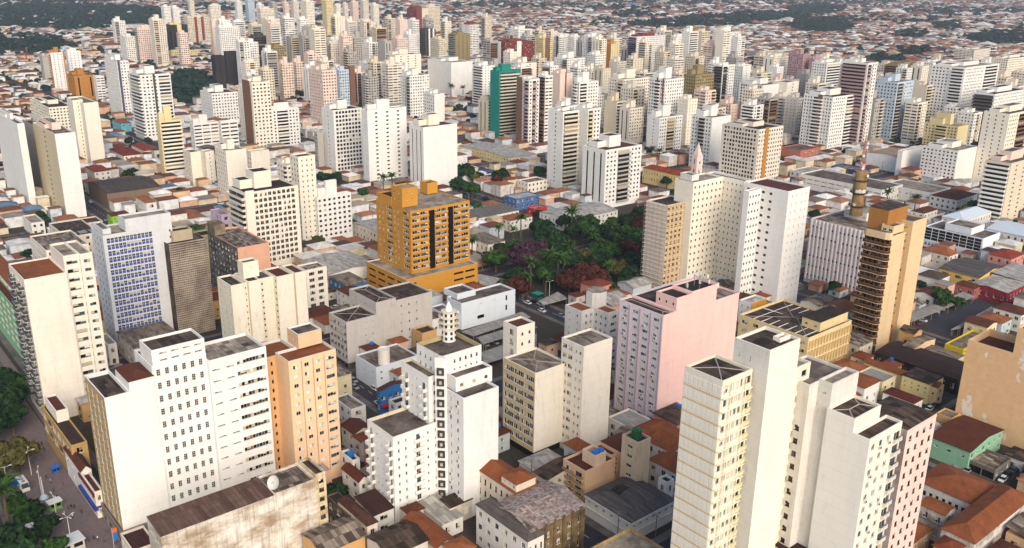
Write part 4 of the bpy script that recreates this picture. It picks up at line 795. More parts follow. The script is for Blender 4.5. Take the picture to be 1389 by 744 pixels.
for i, (a, c_, k) in enumerate([(332, 345, 's'), (347, 358, 'w'), (383, 392, 'p'), (394, 405, 'e'), (453, 462, 'c'), (464, 472, 'e'), (474, 486, 'p'), (488, 500, 'e'), (502, 514, 'c'), (366, 376, 'g'), (318, 328, 'w')]): T(None, 1 + (i * 5) % 7, a, c_, 62, k, 'P', 'P', 'far %s tower in the top edge cluster, %s' % ({'s': 'bluish', 'w': 'white', 'p': 'pinkish', 'e': 'beige', 'c': 'cream', 'g': 'grey'}[k], ('third from left', 'fourth from left', 'right of the bluish trio', 'left of the tall cream one', 'just right of pale yellow one', 'second right of pale yellow one', 'third right of pale yellow one', 'second from right', 'rightmost', 'fifth from left', 'leftmost')[i]))
T(565, 12, 552, 581, 62, 'r', 'P', 'S', 'dark brown red tower with beige core', stripe=('b', [('R', .45, .99)])); T(580, 9, 572, 597, 66, 'b', 'P', 'P', 'tall beige stepped tower beside brown red one'); T(577, 40, 569, 591, 48, 'd', 'V', 'V', 'black and white striped block', stripe=('w', [('R', .3, .45), ('R', .7, .85)]), pent=2); T(595, 53, 584, 606, 46, 'b', 'P', 'P', 'rounded beige tower with brown windows', pent=3); T(618, 47, 608, 638, 50, 'h', 'F', 'D', 'olive beige tower with grey balconies on left', bal='g', pent=3); T(637, 34, 627, 650, 56, 'w', 'S', 'H', 'white tower with red top panel', pcol='r', pent=5)
T(655, 90, 641, 671, (658, 150), 'w', 'F', 'D', 'white tower with brown ribbon balconies on left', bal='w', pent=4); T(677, 97, 665, 705, (680, 192), 't', 'N', 'F', 'teal green tower with tan balconies', bal='b', pent=5, stripe=('t', [('R', .82, .98)]))
T(612, 85, 580, 641, (618, 133), 'w', 'N', 'N', 'huge blank white box building with flat roof', pent=4, roof=FLATL, name='shopping_centre')
# centre right
T(685, 58, 667, 725, 52, 'r', 'P', 'P', 'dark red and white tower', stripe=('w', [('R', .4, .55), ('L', .3, .55)]), pent=3); T(703, 40, 690, 722, 54, 'w', 'P', 'P', 'white tower with many rooftop boxes behind red tower', pent=5); T(737, 52, 725, 750, 52, 'y', 'P', 'P', 'tan tower with dark square in its crown', stripe=('n', [('R', .2, .7)]), pent=6); T(759, 50, 751, 770, 52, 'w', 'H', 'H', 'white tower with black meander bands', stripe=('d', [('L', .2, .5)])); T(779, 50, 769, 791, 52, 'w', 'P', 'P', 'white tower with grey side behind ochre yellow tower')
T(803, 50, 790, 818, (806, 112), 'w', 'C', 'P', 'pale grey white tower with green grey balconies', bal='g', pent=4); T(829, 60, 817, 840, (830, 112), 'y', 'N', 'D', 'bright ochre yellow tower with shaded left side', lcol='o', pent=5, pcol='o'); T(864, 50, 852, 903, (868, 108), 'w', 'F', 'P', 'white tower with dark purple balconies', bal='v', pent=4, pcol='r'); T(852, 66, 841, 866, 40, 'c', 'V', 'V', 'cream tower of vertical grooves', pent=3)  # ochre yellow tower: left side shade painted in as a darker wall colour
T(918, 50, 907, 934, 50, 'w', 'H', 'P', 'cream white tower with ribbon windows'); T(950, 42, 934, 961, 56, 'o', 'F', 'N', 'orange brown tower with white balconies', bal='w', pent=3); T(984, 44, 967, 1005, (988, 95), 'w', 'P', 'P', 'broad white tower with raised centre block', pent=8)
T(770, 80, 752, 794, 46, 'w', 'C', 'P', 'white tower with dark balconies and tall lift block', bal='h', pent=7); T(710, 86, 692, 728, 40, 'c', 'P', 'S', 'cream block stepped at its top', pent=6); T(718, 108, 701, 732, (722, 205), 'w', 'C', 'B', 'white tower with purple brown left wall', stripe=('n', [('L', .55, .99)]), bal='m', pent=2); T(740, 103, 730, 750, 62, 'w', 'F', 'H', 'white tower with brown striped rounded balconies', bal='n', pent=3); T(760, 100, 747, 777, 58, 'p', 'N', 'N', 'pale pink blank tower with brown middle stripe', stripe=('n', [('R', .4, .5)]), pent=3)
T(786, 112, 776, 812, 52, 'w', 'B', 'C', 'white tower with brown corner trim', stripe=('n', [('L', .7, .8)]), pent=8); T(846, 108, 826, 882, (852, 182), 'c', 'C', 'P', 'cream tower with paired brown windows and dark balconies', bal='b', pent=8); T(903, 108, 881, 928, (906, 200), 'w', 'B', 'P', 'white tower with red vertical trim', stripe=('r', [('L', .45, .52), ('L', .1, .16)]), pent=9); T(944, 102, 928, 969, (948, 182), 'h', 'P', 'P', 'khaki tower with dark grooves', pent=8)
T(981, 89, 968, 997, 56, 'w', 'F', 'C', 'white tower with black curved balconies', bal='d', pent=2); T(1008, 90, 994, 1019, 48, 'w', 'P', 'S', 'white tower with square windows beside black balconies', pent=2); T(951, 78, 942, 962, 34, 's', 'P', 'N', 'small pale blue block', pent=0)
T(764, 152, 744, 786, (772, 258), 'w', 'S', 'F', 'white tower with brown balconies on right and slit on left', bal='b', pent=2, roof=FLATD); T(798, 148, 780, 815, 56, 'w', 'N', 'C', 'slender white tower behind brown balcony tower', bal='y', pent=3); T(822, 204, 791, 871, (830, 285), 'w', 'V', 'B', 'white block with tan window surrounds and blank left side', bal='g', pent=7); T(895, 160, 879, 926, (900, 213), 'w', 'S', 'B', 'white tower with tan balconies and tall lift block', bal='l', pent=9); T(966, 160, 939, 992, (970, 232), 'w', 'B', 'N', 'white tower with grey balconies on its left front', bal='g', pent=8)
T(1030, 176, 980, 1063, (1032, 258), 'e', 'G', 'P', 'wide grey beige office tower of fine window rows', pent=3, stripe=('o', [('R', .25, .4)])); 
# right
T(1050, 78, 1036, 1071, 50, 'c', 'V', 'P', 'cream tower of vertical ribs at right'); T(1090, 74, 1070, 1100, 56, 'm', 'P', 'D', 'mauve brown tower with dotted side', pent=5); T(1105, 80, 1098, 1118, 52, 'm', 'S', 'N', 'narrow mauve tower with blank side', pent=4); T(1122, 86, 1102, 1142, 56, 'w', 'P', 'F', 'white tower with white glass balconies', bal='w', pent=3); T(1178, 86, 1141, 1191, (1180, 205), 'w', 'F', 'C', 'large tower with brown stacked balconies', bal='m', pent=3); T(1035, 116, 1003, 1060, 44, 'w', 'G', 'N', 'cream white wide block with window grid', pent=5); T(1068, 112, 1048, 1084, 46, 'c', 'N', 'S', 'cream slab with blank wall and dots of windows', pent=0)
T(1232, 90, 1200, 1250, 40, 'h', 'F', 'N', 'low dark beige balcony block', bal='n', pent=3); T(1266, 85, 1248, 1284, 44, 'w', 'P', 'N', 'white tower with bright blue stripe', stripe=('v', [('R', .2, .6)]), pent=2); T(1218, 112, 1187, 1240, (1220, 195), 's', 'P', 'C', 'bluish white tower with dark balconies at right', bal='g', pent=6); T(1258, 116, 1235, 1268, 48, 'b', 'N', 'F', 'grey beige tower with striped grooves', bal='b', pent=2); T(1310, 92, 1264, 1356, (1312, 190), 'w', 'C', 'E', 'very wide white tower with balcony columns', bal='w', pent=3); T(1350, 128, 1320, 1395, 48, 'w', 'F', 'P', 'white tower with dark glass balconies', bal='d', pent=4); T(1368, 80, 1346, 1400, 46, 'c', 'P', 'P', 'cream pink tower at upper right', pent=3); T(1322, 68, 1296, 1344, 24, 'e', 'H', 'P', 'wide low pale block at upper right', pent=2); T(1384, 98, 1372, 1402, 40, 'p', 'P', 'S', 'small pinkish tower at upper right edge', pent=2)
T(1130, 132, 1091, 1163, (1132, 208), 'w', 'B', 'E', 'white tower with brown central stripe and dark balconies', bal='w', stripe=('n', [('L', .35, .5)]), pent=5); T(1300, 172, 1255, 1314, (1300, 212), 'y', 'B', 'N', 'bright yellow tower with brown balconies', bal='y', pent=9); T(1300, 205, 1252, 1328, (1300, 252), 'w', 'P', 'N', 'white block with four columns of dark windows', pent=4); T(1370, 155, 1335, 1410, (1352, 250), 'c', 'D', 'B', 'cream tower with tiny windows at right edge', bal='n', pent=4); T(1372, 222, 1337, 1410, (1355, 310), 'b', 'F', 'D', 'beige tower with white balcony ledges at right edge', bal='w', pent=5, pcol='p')
T(1225, 205, 1225, 1256, 20, 'w', 'N', 'N', 'white hall end beside big blank white wall', pent=0, name='commercial_building')
for r_, d_, x_, y_, q in TOW:
    if any(w in d_ for w in ('teal', 'bright ochre', 'khaki', 'bright yellow', 'black tower with yellow', 'ochre brown stepped', 'shopping', 'huge blank', 'coral', 'rounded white', 'red vertical', 'tan window', 'black vertical', 'brown stacked', 'orange brown tower', 'wide grey beige', 'dark grey unfin', 'blank white slab with beige')):
        LAND.append(({'teal': 'teal tower', 'brig': 'yellow tower' if 'yellow tower with brown' in d_ else 'ochre tower', 'khak': 'khaki tower', 'blac': 'black tower', 'ochr': 'ochre stepped tower', 'huge': 'blank white box', 'cora': 'coral tower', 'crea': 'curved balcony tower'}.get(d_[:4], None) or ('red trimmed tower' if 'red vertical' in d_ else 'tan framed block' if 'tan window' in d_ else 'striped white tower' if 'black vertical' in d_ else 'brown balcony giant' if 'stacked' in d_ else 'orange brown tower' if 'orange' in d_ else 'grey office tower' if 'office' in d_ else 'unfinished tower' if 'unfinished' in d_ else 'blank white slab'), x_, y_ + 10))

# towers in the second rank, standing in the gaps between the ones above
rt = random.Random(77); made = 0; tries = 0
XD = [('w', 'white'), ('c', 'cream'), ('b', 'beige'), ('w', 'white'), ('e', 'sand coloured'), ('c', 'cream'), ('g', 'grey'), ('p', 'pinkish')]; EXTRA = []
while made < 165 and tries < 20000:
    tries += 1; px = rt.uniform(150, 1400) if made % 9 == 0 else rt.uniform(330, 1400); py = rt.uniform(58, 205); p = at(px, py, 0); u, v = w2uv(p); d = math.hypot(p[0], p[1])
    du = ((u - STU0 + STP / 2) % STP) - STP / 2; dv = ((v - STV0 + STP / 2) % STP) - STP / 2; a = rt.uniform(11, 16); c = rt.uniform(12, 19)
    if d < 640 or abs(du) < 5 or abs(dv) < 5 or (px < 660 and py > 150) or (px < 330 and py > 100) or 560 < px < 660 and py > 80: continue
    if any(u < e[1] + 5 and u + a > e[0] - 5 and v < e[3] + 5 and v + c > e[2] - 5 for e in OCC): continue
    h = rt.uniform(30, 50) if py > 120 else rt.uniform(50, 76); q = uv2w(u, v); tx, ty, _ = project((q[0], q[1], h)); lx = project((*(uv2w(u + a, v)), h))[0]; rx = project((*(uv2w(u, v + c)), h))[0]
    if ty < (22 if px < 660 else 40 if px < 1000 else 76) or any(abs(tx - e[0]) < 15 and abs(ty - e[1]) < 19 for e in EXTRA): continue
    k, nm = rt.choice(XD); Lc = rt.choice('PPNCFHDV'); Rc = rt.choice('PPBCEHDF'); bal = rt.choice(['w', 'g', 'b', 'n', 'l']); b = tower(tx, ty, lx, rx, h, k, Lc, Rc, '', bal=bal, pent=rt.choice([3, 4, 6, 7]))
    TOW.pop(); EXTRA.append((tx, ty, b.root, '%s tower with %s' % (nm, {'P': 'rows of square windows', 'B': 'balconies down its middle', 'C': 'balconies beside its corner', 'E': 'balconies at its right end', 'H': 'long ribbon windows', 'D': 'tiny dark windows', 'F': 'full width balconies'}[Rc]))); made += 1
# ------------------------------------------------------------------ low buildings picked out one by one
def low(name, label, tx, ty, h, lx, rx, mt, roof, top='hip', rise=1.8, L=None, R=None, base=None, short=None, cat='building', par=.7, ov=.3, yaw=0, trim=None, ex=None, far=None):
    """near top corner; lx / rx are the photo columns where the eaves end; far=True: tx,ty is the FAR corner and lx, rx are lengths in metres"""
    b = Bldg(name, label, cat, tx, ty, **(dict(base=base) if base else dict(h=h)), short=short, yaw=yaw)
    h = b.h; x0, y0 = 0, 0
    if far: x0, y0, X1, Y1 = -rx, -lx, 0, 0
    else:
        X1 = b.x(rx) if rx is not None else 10; Y1 = b.y(lx) if lx is not None else 10
        if X1 < 0: x0, X1 = X1, 0
        if Y1 < 0: y0, Y1 = Y1, 0
    nl, nr = max(1, int((Y1 - y0) / 3.4)), max(1, int((X1 - x0) / 3.4)); fl = max(1, int(h / 3.4))
    L = [Wn(nl, fl, .38, .42, zb=.3, zt=.3)] if L is None else L; R = [Wn(nr, fl, .38, .42, zb=.3, zt=.3)] if R is None else R
    b.blk(x0, X1, y0, Y1, 0, h, mt, L=L, R=R, roof=roof, top=top, rise=rise, par=par, ov=ov, trim=trim); b.dim = (x0, X1, y0, Y1)
    if ex: ex(b, x0, X1, y0, Y1, h)
    b.done(); return b
CW = wall('d9cdbb', .6); CWW = wall('dedad2', .45); DK = concrete('4c433c', '231d1a'); WHT = plain('white_trim', 'd5d2ca')
# old streets around the hotel
def hip2(b, x0, X1, y0, Y1, h): b.blk(X1 * .05, X1 * .9, y0 * .995, y0 * .70, h + .02, h + 2.6, CW, L=[Wn(3, 1, .3, .45, zb=.2, zt=.2)], roof=TILE, top='hip', rise=1.3, name='raised_room')
low('town_house', 'long cream house with three rows of windows and rust tiled roof right of the hotel', 634, 627, 14, 699, 664, CW, TILE, rise=2.0, L=[Wn(9, 3, .30, .48, zb=2, kind='brown')], ex=hip2, short='long rust roof house')
def chimneys(b, x0, X1, y0, Y1, h):
    m = MB()
    for k in range(6): m.box(X1 * (k + .5) / 6 - .35, X1 * (k + .5) / 6 + .35, -.35, -.005, 0, h + .4, stained('7d6848', '3a2f25', .6))
    b.part('pilasters', m)
low('town_house', 'blackened old facade with weathered patched roof of red and white tiles', 721, 722, 13.5, 668, 794, stained('8f7850', '382e26', .6), sheetroof('b8aaa0', '6e3d30', .8, .7, .45), top='gable', rise=1.6, R=[Wn(5, 3, .30, .52, zb=1, zt=1.6, kind='two')], ex=chimneys, short='blackened old facade')
low('town_house', 'grey hip roofed white house at the bottom edge of the photo', 716, 735, 12.2, 646, 738, CWW, sheetroof('6b625c', '554c47', 1.1, 9), rise=2.2, R=[Wn(3, 2, .3, .4, kind='brown')])
low('shop_building', 'cream flat roof with raised rim at the bottom centre edge', 855, 715, 14, 16, 16, stained('b59a70', '6b5334', .5), FLATL, top='flat', par=.9, far=True)
def corner(b, x0, X1, y0, Y1, h):
    m = MB(); m.box(-.45, X1, -.45, -.01, h - .5, h + .1, WHT); m.box(-.45, -.01, -.01, Y1, h - .5, h + .1, WHT); m.box(-.3, X1, -.3, -.01, h * .45, h * .5, WHT); m.box(-.3, -.01, -.01, Y1, h * .45, h * .5, WHT); b.part('cornice', m)
    m = MB(); m.box(X1 * .3, X1 * .3 + 4, Y1 * .55, Y1 * .55 + 3, h, h + 2.6, DK); b.part('roof_light', m)
low('corner_building', 'white corner building with long grey hipped sheet roof and cornice', 856, 710, 9.5, 794, 916, CWW, sheetroof('6d645e', '4f4742', 1.1, 12, .4), rise=2.6, base=(858, 738), L=[Wn(6, 1, .3, .32, zb=4.5, zt=.9, kind='grey'), Wn(6, 1, .6, .6, zb=.2, zt=6, sill=.02, kind='hole')], R=[Wn(7, 1, .3, .32, zb=4.5, zt=.9, kind='grey'), Wn(6, 1, .6, .6, zb=.2, zt=6, sill=.02, kind='hole')], ex=corner, short='grey roofed corner building')
def tanks(b, x0, X1, y0, Y1, h):
    xs = X1 * .32; b.blk(xs, xs + 4.5, .2, 5.5, h - .3, h + 3.6, wall('e0c2a4', .45), L=[Wn(1, 1, .3, .3)], roof=FLATL, name='water_room')
    for k in range(2): m = MB(); m.lathe([(.95, 0), (1.05, 1.2), (1.1, 1.25), (.3, 1.6), (0, 1.6)], plain('blue_plastic', '1f6fc0', .4), n=14); m.build('water_tank', b.root, loc=(xs + 1.2 + k * 2.1, 1.4, h + 2.95))
    b.blk(X1 + .01, X1 + 3.0, 1.8, Y1, 0, h, wall('d9b896', .5), R=[Wn(2, 4, .25, .4, kind='brown')], roof=TILED); b.blk(X1 + 3.0, X1 + 12, 0, Y1, 0, h + .4, wall('dcb794', .5), roof=TILED, top='hip', rise=1.2, ov=.05)
pa = low('apartment_block', 'peach low apartment block with blue water tanks and brown balconies', 794, 640, 16, 764, 835, wall('dcb793', .45), TILED, top='flat', base=(797, 684), L=[Bal(.06, .52, 4, zb=1.5, dep=1.0, ph=.9, mt=CW, rail=wall('a5845c', .4), door=.6), Bal(.56, .94, 4, zb=1.5, dep=1.0, ph=.9, mt=CW, rail=wall('a5845c', .4), door=.6)], R=[], ex=tanks, short='peach blue tank block')
low('service_block', 'peach concrete tower with dark green water tank on its roof', 866, 601, 20, 844, 883, wall('cdb79a', .6), FLAT, top='flat', L=[Wn(1, 5, .3, .3)], R=[], ex=lambda b, x0, X1, y0, Y1, h: (lambda m: (m.lathe([(1.6, 0), (1.6, 2.6), (0, 2.9)], plain('green_plastic', '1f5a34', .5), (X1 * .5, Y1 * .5, h - .6), 8), b.part('water_tank', m)))(MB()))
low('shop_building', 'dark sheet roofed low building at foot of the cream office pair', 742, 652, 7, 724, 800, CW, SHEETD, top='gabley', rise=1.2, L=[Wn(5, 1, .8, .4, zb=3)])
low('house', 'white house with big rust tiled gable roof between pink slab and beige towers', 912, 615, 9, 878, 950, CWW, TILE, top='gabley', rise=1.8); low('house', 'white house with second rust tiled roof hidden by the beige towers', 921, 645, 8, 880, 955, CWW, TILE, rise=1.6)
low('house', 'small white roof hut with dark lid beside the grey corner roof', 905, 655, 10, 893, 915, CWW, FLATD, top='flat')
low('house', 'brown pyramid sheet roof house in front of the peach tower', 498, 714, 10, 458, 512, CW, sheetroof('4a2e24', '5e4034', 1, 4), rise=1.7); low('shop_building', 'dark flat concrete roof with small skylight beside the stained warehouse', 474, 700, 9, 443, 490, concrete('7a6a5a'), FLATD, top='flat', par=.3)
low('shop_building', 'brown sheet roof behind the hotel courtyard wall', 507, 700, 7, 482, 534, CWW, sheetroof('45291f', '3a261e', 1.1, 6), top='shed', rise=1.0); low('house', 'white house with blue water tank and dark roof left of the hotel', 478, 625, 9, 462, 488, CWW, SHEETD, top='flat', ex=lambda b, x0, X1, y0, Y1, h: (lambda m: (m.lathe([(1, 0), (1.1, 1.4), (0, 1.7)], plain('blue_plastic', '1f6fc0', .4), (X1 * .6, Y1 * .5, h - .6), 12), b.part('water_tank', m)))(MB()))
low('house', 'dark red tiled house beside the hotel left front', 487, 655, 7, 464, 500, CWW, tile('5c2c20'), top='gabley', rise=1.5); low('house', 'rust tiled house below the white and blue shop', 480, 590, 7, 463, 505, CW, TILED, top='gabley', rise=1.5); low('shop_building', 'low white shop with flat grey roof at the parked car street', 476, 556, 8, 452, 496, CWW, SHEET, top='flat')
low('shop_building', 'corner shop with bright blue side wall and rust roof left of hotel', 515, 531, 9, 511, 553, wall('2f6fa8', .3), TILED, top='gabley', rise=1.2, R=[Wn(4, 1, .5, .3, zb=4)], ex=lambda b, x0, X1, y0, Y1, h: (lambda m: (m.box(0, X1 * .7, -2.2, -.01, 3.4, 3.6, plain('red_awning', 'c8202a', .6)), b.part('awning', m)))(MB()))
low('shop_building', 'white curved front shop with brown slab roof beside hotel wall', 536, 548, 8, 527, 560, CWW, FLATD, top='flat'); low('house', 'low dark roofed house in the gap behind the hotel wing', 690, 560, 7, 676, 720, CW, TILED, top='gable', rise=1.4); low('shop_building', 'low shed at the foot of the hotel wing', 610, 690, 6, 598, 640, CW, SHEETD, top='shed', rise=.8)
low('shop_building', 'small pale roof canopy beside the hotel foot', 600, 712, 5, 565, 628, CWW, SHEETW, top='shed', rise=.6); low('house', 'rust roofed house at bottom edge in front of the hotel', 592, 745, 7, 545, 618, CW, TILE, top='gabley', rise=1.4)
low('shop_building', 'dark red flat roof with cream rim in front of the white slab', 180, 748, 7, 163, 212, CW, sheetroof('4a2a28', '3d2422', 1.2, 6), top='flat', par=.6)
# along the mall, left
low('shop_building', 'tan and white shop building with brown flat roof below the mall slab', 96, 605, 13, 56, 118, wall('b8945e', .5), sheetroof('40302a', '4f3d34', 1.2, 5), top='flat', L=[Wn(6, 2, .6, .5, zb=3)], ex=lambda b, x0, X1, y0, Y1, h: b.blk(1, X1, Y1 * .55, Y1 * .95, h - .5, h + 3.5, CREAM, L=[Wn(1, 1, .3, .3)], roof=TILED, name='penthouse'))
low('shop_building', 'brown tiled shop on the mall with white side and red ground floor', 110, 641, 9, 87, 124, CWW, TILED, top='gabley', rise=1.6, L=[Wn(3, 2, .4, .4, zb=1)]); low('shop_building', 'ornate corner shop with dark red trim and blue fascia on the mall', 128, 668, 8.5, 107, 139, CREAM, TILED, top='flat', L=[Wn(3, 2, .35, .5, zb=1)], ex=lambda b, x0, X1, y0, Y1, h: (lambda m: (m.box(-.9, -.01, 0, Y1, 3.0, 3.9, plain('blue_fascia', '2b3f8a', .4)), m.box(-.9, X1, -.9, -.01, 3.0, 3.9, plain('blue_fascia', '2b3f8a', .4)), m.box(-.4, -.02, .01, Y1, h - 1.6, h - .6, plain('wine_trim', '6b2a30', .5)), [m.box(X1 * (.12 + .10 * q), X1 * (.12 + .10 * q) + .35, -.96, -.905, 3.15, 3.15 + (.6, .4, .4, .55, .4, .4, .5, .4)[q], FR_W) for q in range(8)], b.part('fascia', m)))(MB()), short='ornate corner shop')
low('office_block', 'light green office block with ribbon windows at the far left edge', 26, 426, 22, -30, 40, wall('7fae86', .4), TILED, top='flat', L=[Wn(9, 6, .6, .45, kind='band')], R=[Wn(6, 6, .7, .45, kind='band')], yaw=0); low('shop_building', 'cream block with rust roof and small windows above the green office', 22, 398, 24, -30, 44, CREAM, TILE, top='shed', rise=1, R=[Wn(6, 6, .45, .4)])
low('shop_building', 'tan sheet roofed hall between the blue tower and the white slab', 196, 486, 9, 158, 262, CW, SHEETL, top='hip', rise=1.6); low('shop_building', 'small cream hut at foot of the mall slab', 146, 468, 10, 132, 158, CREAM, FLATL, top='flat')
# left middle distance
low('warehouse', 'long dark warehouse with wine red end wall and ribbed roof', 145, 263, 10, 119, 218, wall('7d6a58', .6), sheetroof('4a423d', '5f544d', 1.2, 10), top='gable', rise=2.5, R=[], L=[], short='wine red warehouse')
low('shop_building', 'lime green corner shop with dark openings', 152, 294, 8, 145, 176, wall('8ac020', .2), TILED, top='hip', rise=1.2, R=[Wn(3, 2, .5, .5)], short='lime green shop'); low('house', 'white two storey house with rust roof beside the lime green shop', 198, 276, 9, 184, 212, CWW, TILEO, rise=1.6); low('shop_building', 'peach flat roofed shop in front of the lime green shop', 110, 304, 7, 101, 139, PEACH, DK, top='flat')
low('shop_building', 'white and blue flat shop at foot of the tall white slabs', 42, 303, 8, 30, 60, CWW, FLATL, top='flat'); low('house', 'red tiled house with broad pale front wall', 168, 212, 7, 148, 194, CREAM, tile('7a3326'), rise=2.2); low('house', 'second red tiled house behind the broad pale front one', 196, 205, 7, 178, 214, CW, tile('8a3c28'), rise=2.2); low('shop_building', 'turquoise and white flat building far left of the curved balcony tower', 164, 168, 8, 152, 178, wall('5fb0bd', .3), TILEO, top='hip', rise=1.4)
low('house', 'white house with row of arched windows and red roof', 128, 234, 7, 115, 150, CWW, tile('8a3c28'), rise=1.8); low('house', 'white house with orange roof before the long warehouse', 165, 246, 6, 157, 186, CWW, TILEO, rise=1.5); low('office_block', 'pink and blue low block beside the cream grid tower', 300, 292, 10, 285, 312, wall('c3a9c0', .3), FLATL, top='flat'); low('office_block', 'concrete rooftop block crowded with tanks in front of the grid tower', 272, 320, 22, 262, 296, wall('a8946f', .6), FLATD, top='flat')
low('office_block', 'old cream flat roofed block left of the blue tower', 62, 340, 20, 40, 120, CREAM, SHEET, top='flat'); low('shop_building', 'dark roofed block with solar panels behind the cream slab', 90, 322, 18, 66, 135, CW, SHEETD, top='flat', ex=lambda b, x0, X1, y0, Y1, h: (lambda m: ([m.box(2 + k * 5, 6 + k * 5, 2, 8, h - .2, h + .1, glass('solar_panel', '262a38', .2)) for k in range(3)], b.part('solar_panels', m)))(MB()))
# between cream cluster and orange tower
low('warehouse', 'wide grey hall with pale metal roof left of the orange tower', 445, 374, 8, 408, 512, CWW, SHEETW, top='gabley', rise=1.4, R=[], short='wide grey hall'); low('shop_building', 'blue walled shop with tan hip roof beside orange podium', 470, 388, 8, 446, 498, wall('3a6fa0', .4), SHEETL, rise=1.8); low('house', 'white house with dark brown roof beside orange podium', 474, 402, 7, 456, 497, CWW, TILED, rise=1.6); low('shop_building', 'pale roofed hall behind the white terrace tower', 520, 320, 8, 478, 560, CW, SHEETW, top='gable', rise=1.2); low('shop_building', 'long dark wall and roof strip behind concrete block', 430, 470, 6, 415, 500, DK, SHEETD, top='flat')
# behind and right of orange tower: low market area
low('shop_building', 'white long shed with grey roof right of the orange tower', 650, 296, 7, 628, 704, CWW, sheetroof('77706a', '6a635e'), top='shed', rise=1); low('shop_building', 'tan roofed shed right of orange tower', 662, 332, 6, 634, 685, CREAM, SHEETL, top='shed', rise=.8); low('house', 'white house with rust roof near the park trees', 692, 300, 7, 676, 722, CWW, TILEO, rise=1.5); low('shop_building', 'red walled small shop near the park', 724, 284, 6, 715, 742, wall('b8262c', .3), SHEET, top='flat'); low('shop_building', 'blue and white shop with flat roof near park', 700, 270, 8, 684, 732, wall('4a6a9a', .3), SHEETW, top='flat'); low('shop_building', 'cream shop with yellow yard wall behind the park', 716, 248, 8, 702, 742, CREAM, SHEETL, top='flat')
low('warehouse', 'white curved hall with wide pale roof behind the park', 770, 300, 7, 732, 838, CWW, SHEETW, top='gable', rise=1.6); low('school', 'long pale hall with rust end roof before slit tower', 690, 215, 7, 622, 728, wall('dac58e', .3), SHEETW, top='gable', rise=1.4); low('shop_building', 'blue fence walled yard building behind orange tower', 700, 243, 4, 640, 708, wall('2f5f9c', .3), FLAT, top='flat'); low('house', 'yellow house with orange tiled roof near central trees', 836, 196, 8, 813, 852, wall('d9a84a', .3), TILEO, rise=2)
low('school', 'long yellow school with red tiled roof and rows of arched windows', 940, 243, 11, 872, 952, wall('dcc483', .3), tile('8c4226'), rise=2.5, L=[Wn(18, 2, .35, .5, zb=1.2)], short='yellow school')
def steeple(b, x0, X1, y0, Y1, h):
    m = MB(); m.lathe([(3.1, h + .05), (0.05, h + 9)], wall('dcc8be', .3), (X1 / 2, Y1 / 2, 0), 4); b.part('spire', m)
low('church_tower', 'slim pink white church tower with pointed spire', 946, 212, 26, 939, 954, wall('dfc9bd', .3), FLAT, top='flat', L=[Wn(1, 3, .25, .5)], R=[Wn(1, 3, .25, .5)], ex=steeple, cat='church tower', short='church tower')
low('commercial_building', 'long white hall with two rows of slots behind the bright white tower', 1196, 258, 10, 1085, 1225, CWW, FLAT, top='flat', L=[Wn(11, 2, .8, .22, zb=3)], short='long slotted hall'); low('commercial_building', 'white hall with pale concrete roof right of the telecom tower', 1264, 262, 9, 1198, 1290, CWW, FLATL, top='flat', L=[Wn(7, 1, .4, .2)]); low('commercial_building', 'big blank white wall hall with beige roof on the right', 1224, 215, 12, 1176, 1254, WHITE, sheetroof('b39a80', 'a08a74'), top='gable', rise=1.2, L=[], R=[], short='blank white hall')
low('apartment_block', 'brick red and cream low apartment block', 1086, 205, 13, 1058, 1111, wall('b06a58', .3), FLAT, top='flat', L=[], R=[Wn(5, 4, .5, .4)], short='brick red block'); low('shop_building', 'deep blue fronted shop under a grey roof by telecom tower', 1165, 232, 6, 1128, 1180, wall('2f3f7c', .3), SHEET, top='flat'); low('shop_building', 'white shop with green sign band beside brick red block', 1098, 236, 5, 1072, 1125, CWW, SHEETW, top='flat')
low('house', 'white villa with large rust hip roof and palms', 1298, 272, 8, 1262, 1326, CWW, TILED, rise=2.4); low('house', 'rust roofed house behind the brown balcony tower', 1254, 290, 8, 1236, 1272, CWW, TILED, rise=2); low('house', 'small rust roofed white house beside the telecom tower', 1196, 278, 9, 1176, 1206, CWW, TILE, rise=1.8)
low('office_block', 'office with long dark glass front and white end wall on the right', 1334, 324, 12, 1255, 1357, WB, FLAT, top='flat', L=[dict(Wn(8, 4, .97, .95, .02, .99, zb=4.5, zt=.6, sill=.02, kind='hole')), Wn(9, 1, .7, .5, .4, .98, zb=.4, zt=8.5, kind='blue')], R=[], ex=lambda b, x0, X1, y0, Y1, h: b.blk(3, X1 - 2, Y1 * .25, Y1 * .7, h - .5, h + 3.4, WB, L=[Wn(5, 1, .3, .3)], roof=SHEET, name='penthouse'), short='dark glass office')
low('commercial_building', 'white hall with pale blue pyramid metal roof', 1308, 300, 10, 1278, 1345, CWW, plain('metal_roof', 'c3ccd3', .5), rise=3); low('commercial_building', 'long white metal roofed hall at right edge', 1392, 322, 9, 1338, 1420, CWW, plain('metal_roof', 'c3ccd3', .5), top='gabley', rise=2)
low('house', 'salmon pink house with round windows and red hip roof', 1372, 352, 9, 1341, 1390, wall('cf8d80', .3), tile('8a3c28'), rise=2.2, short='salmon pink house'); low('house', 'house with steep orange tiled roof beside brown balcony tower', 1288, 348, 7, 1250, 1300, CREAM, TILEO, rise=3); low('warehouse', 'yellow walled hall with ribbed grey roof', 1328, 378, 7, 1274, 1364, wall('d9b354', .3), sheetroof('6b6460', '4a4340', 1.2, 12), top='gabley', rise=2, R=[], L=[Wn(3, 1, .5, .6)], short='yellow walled hall')
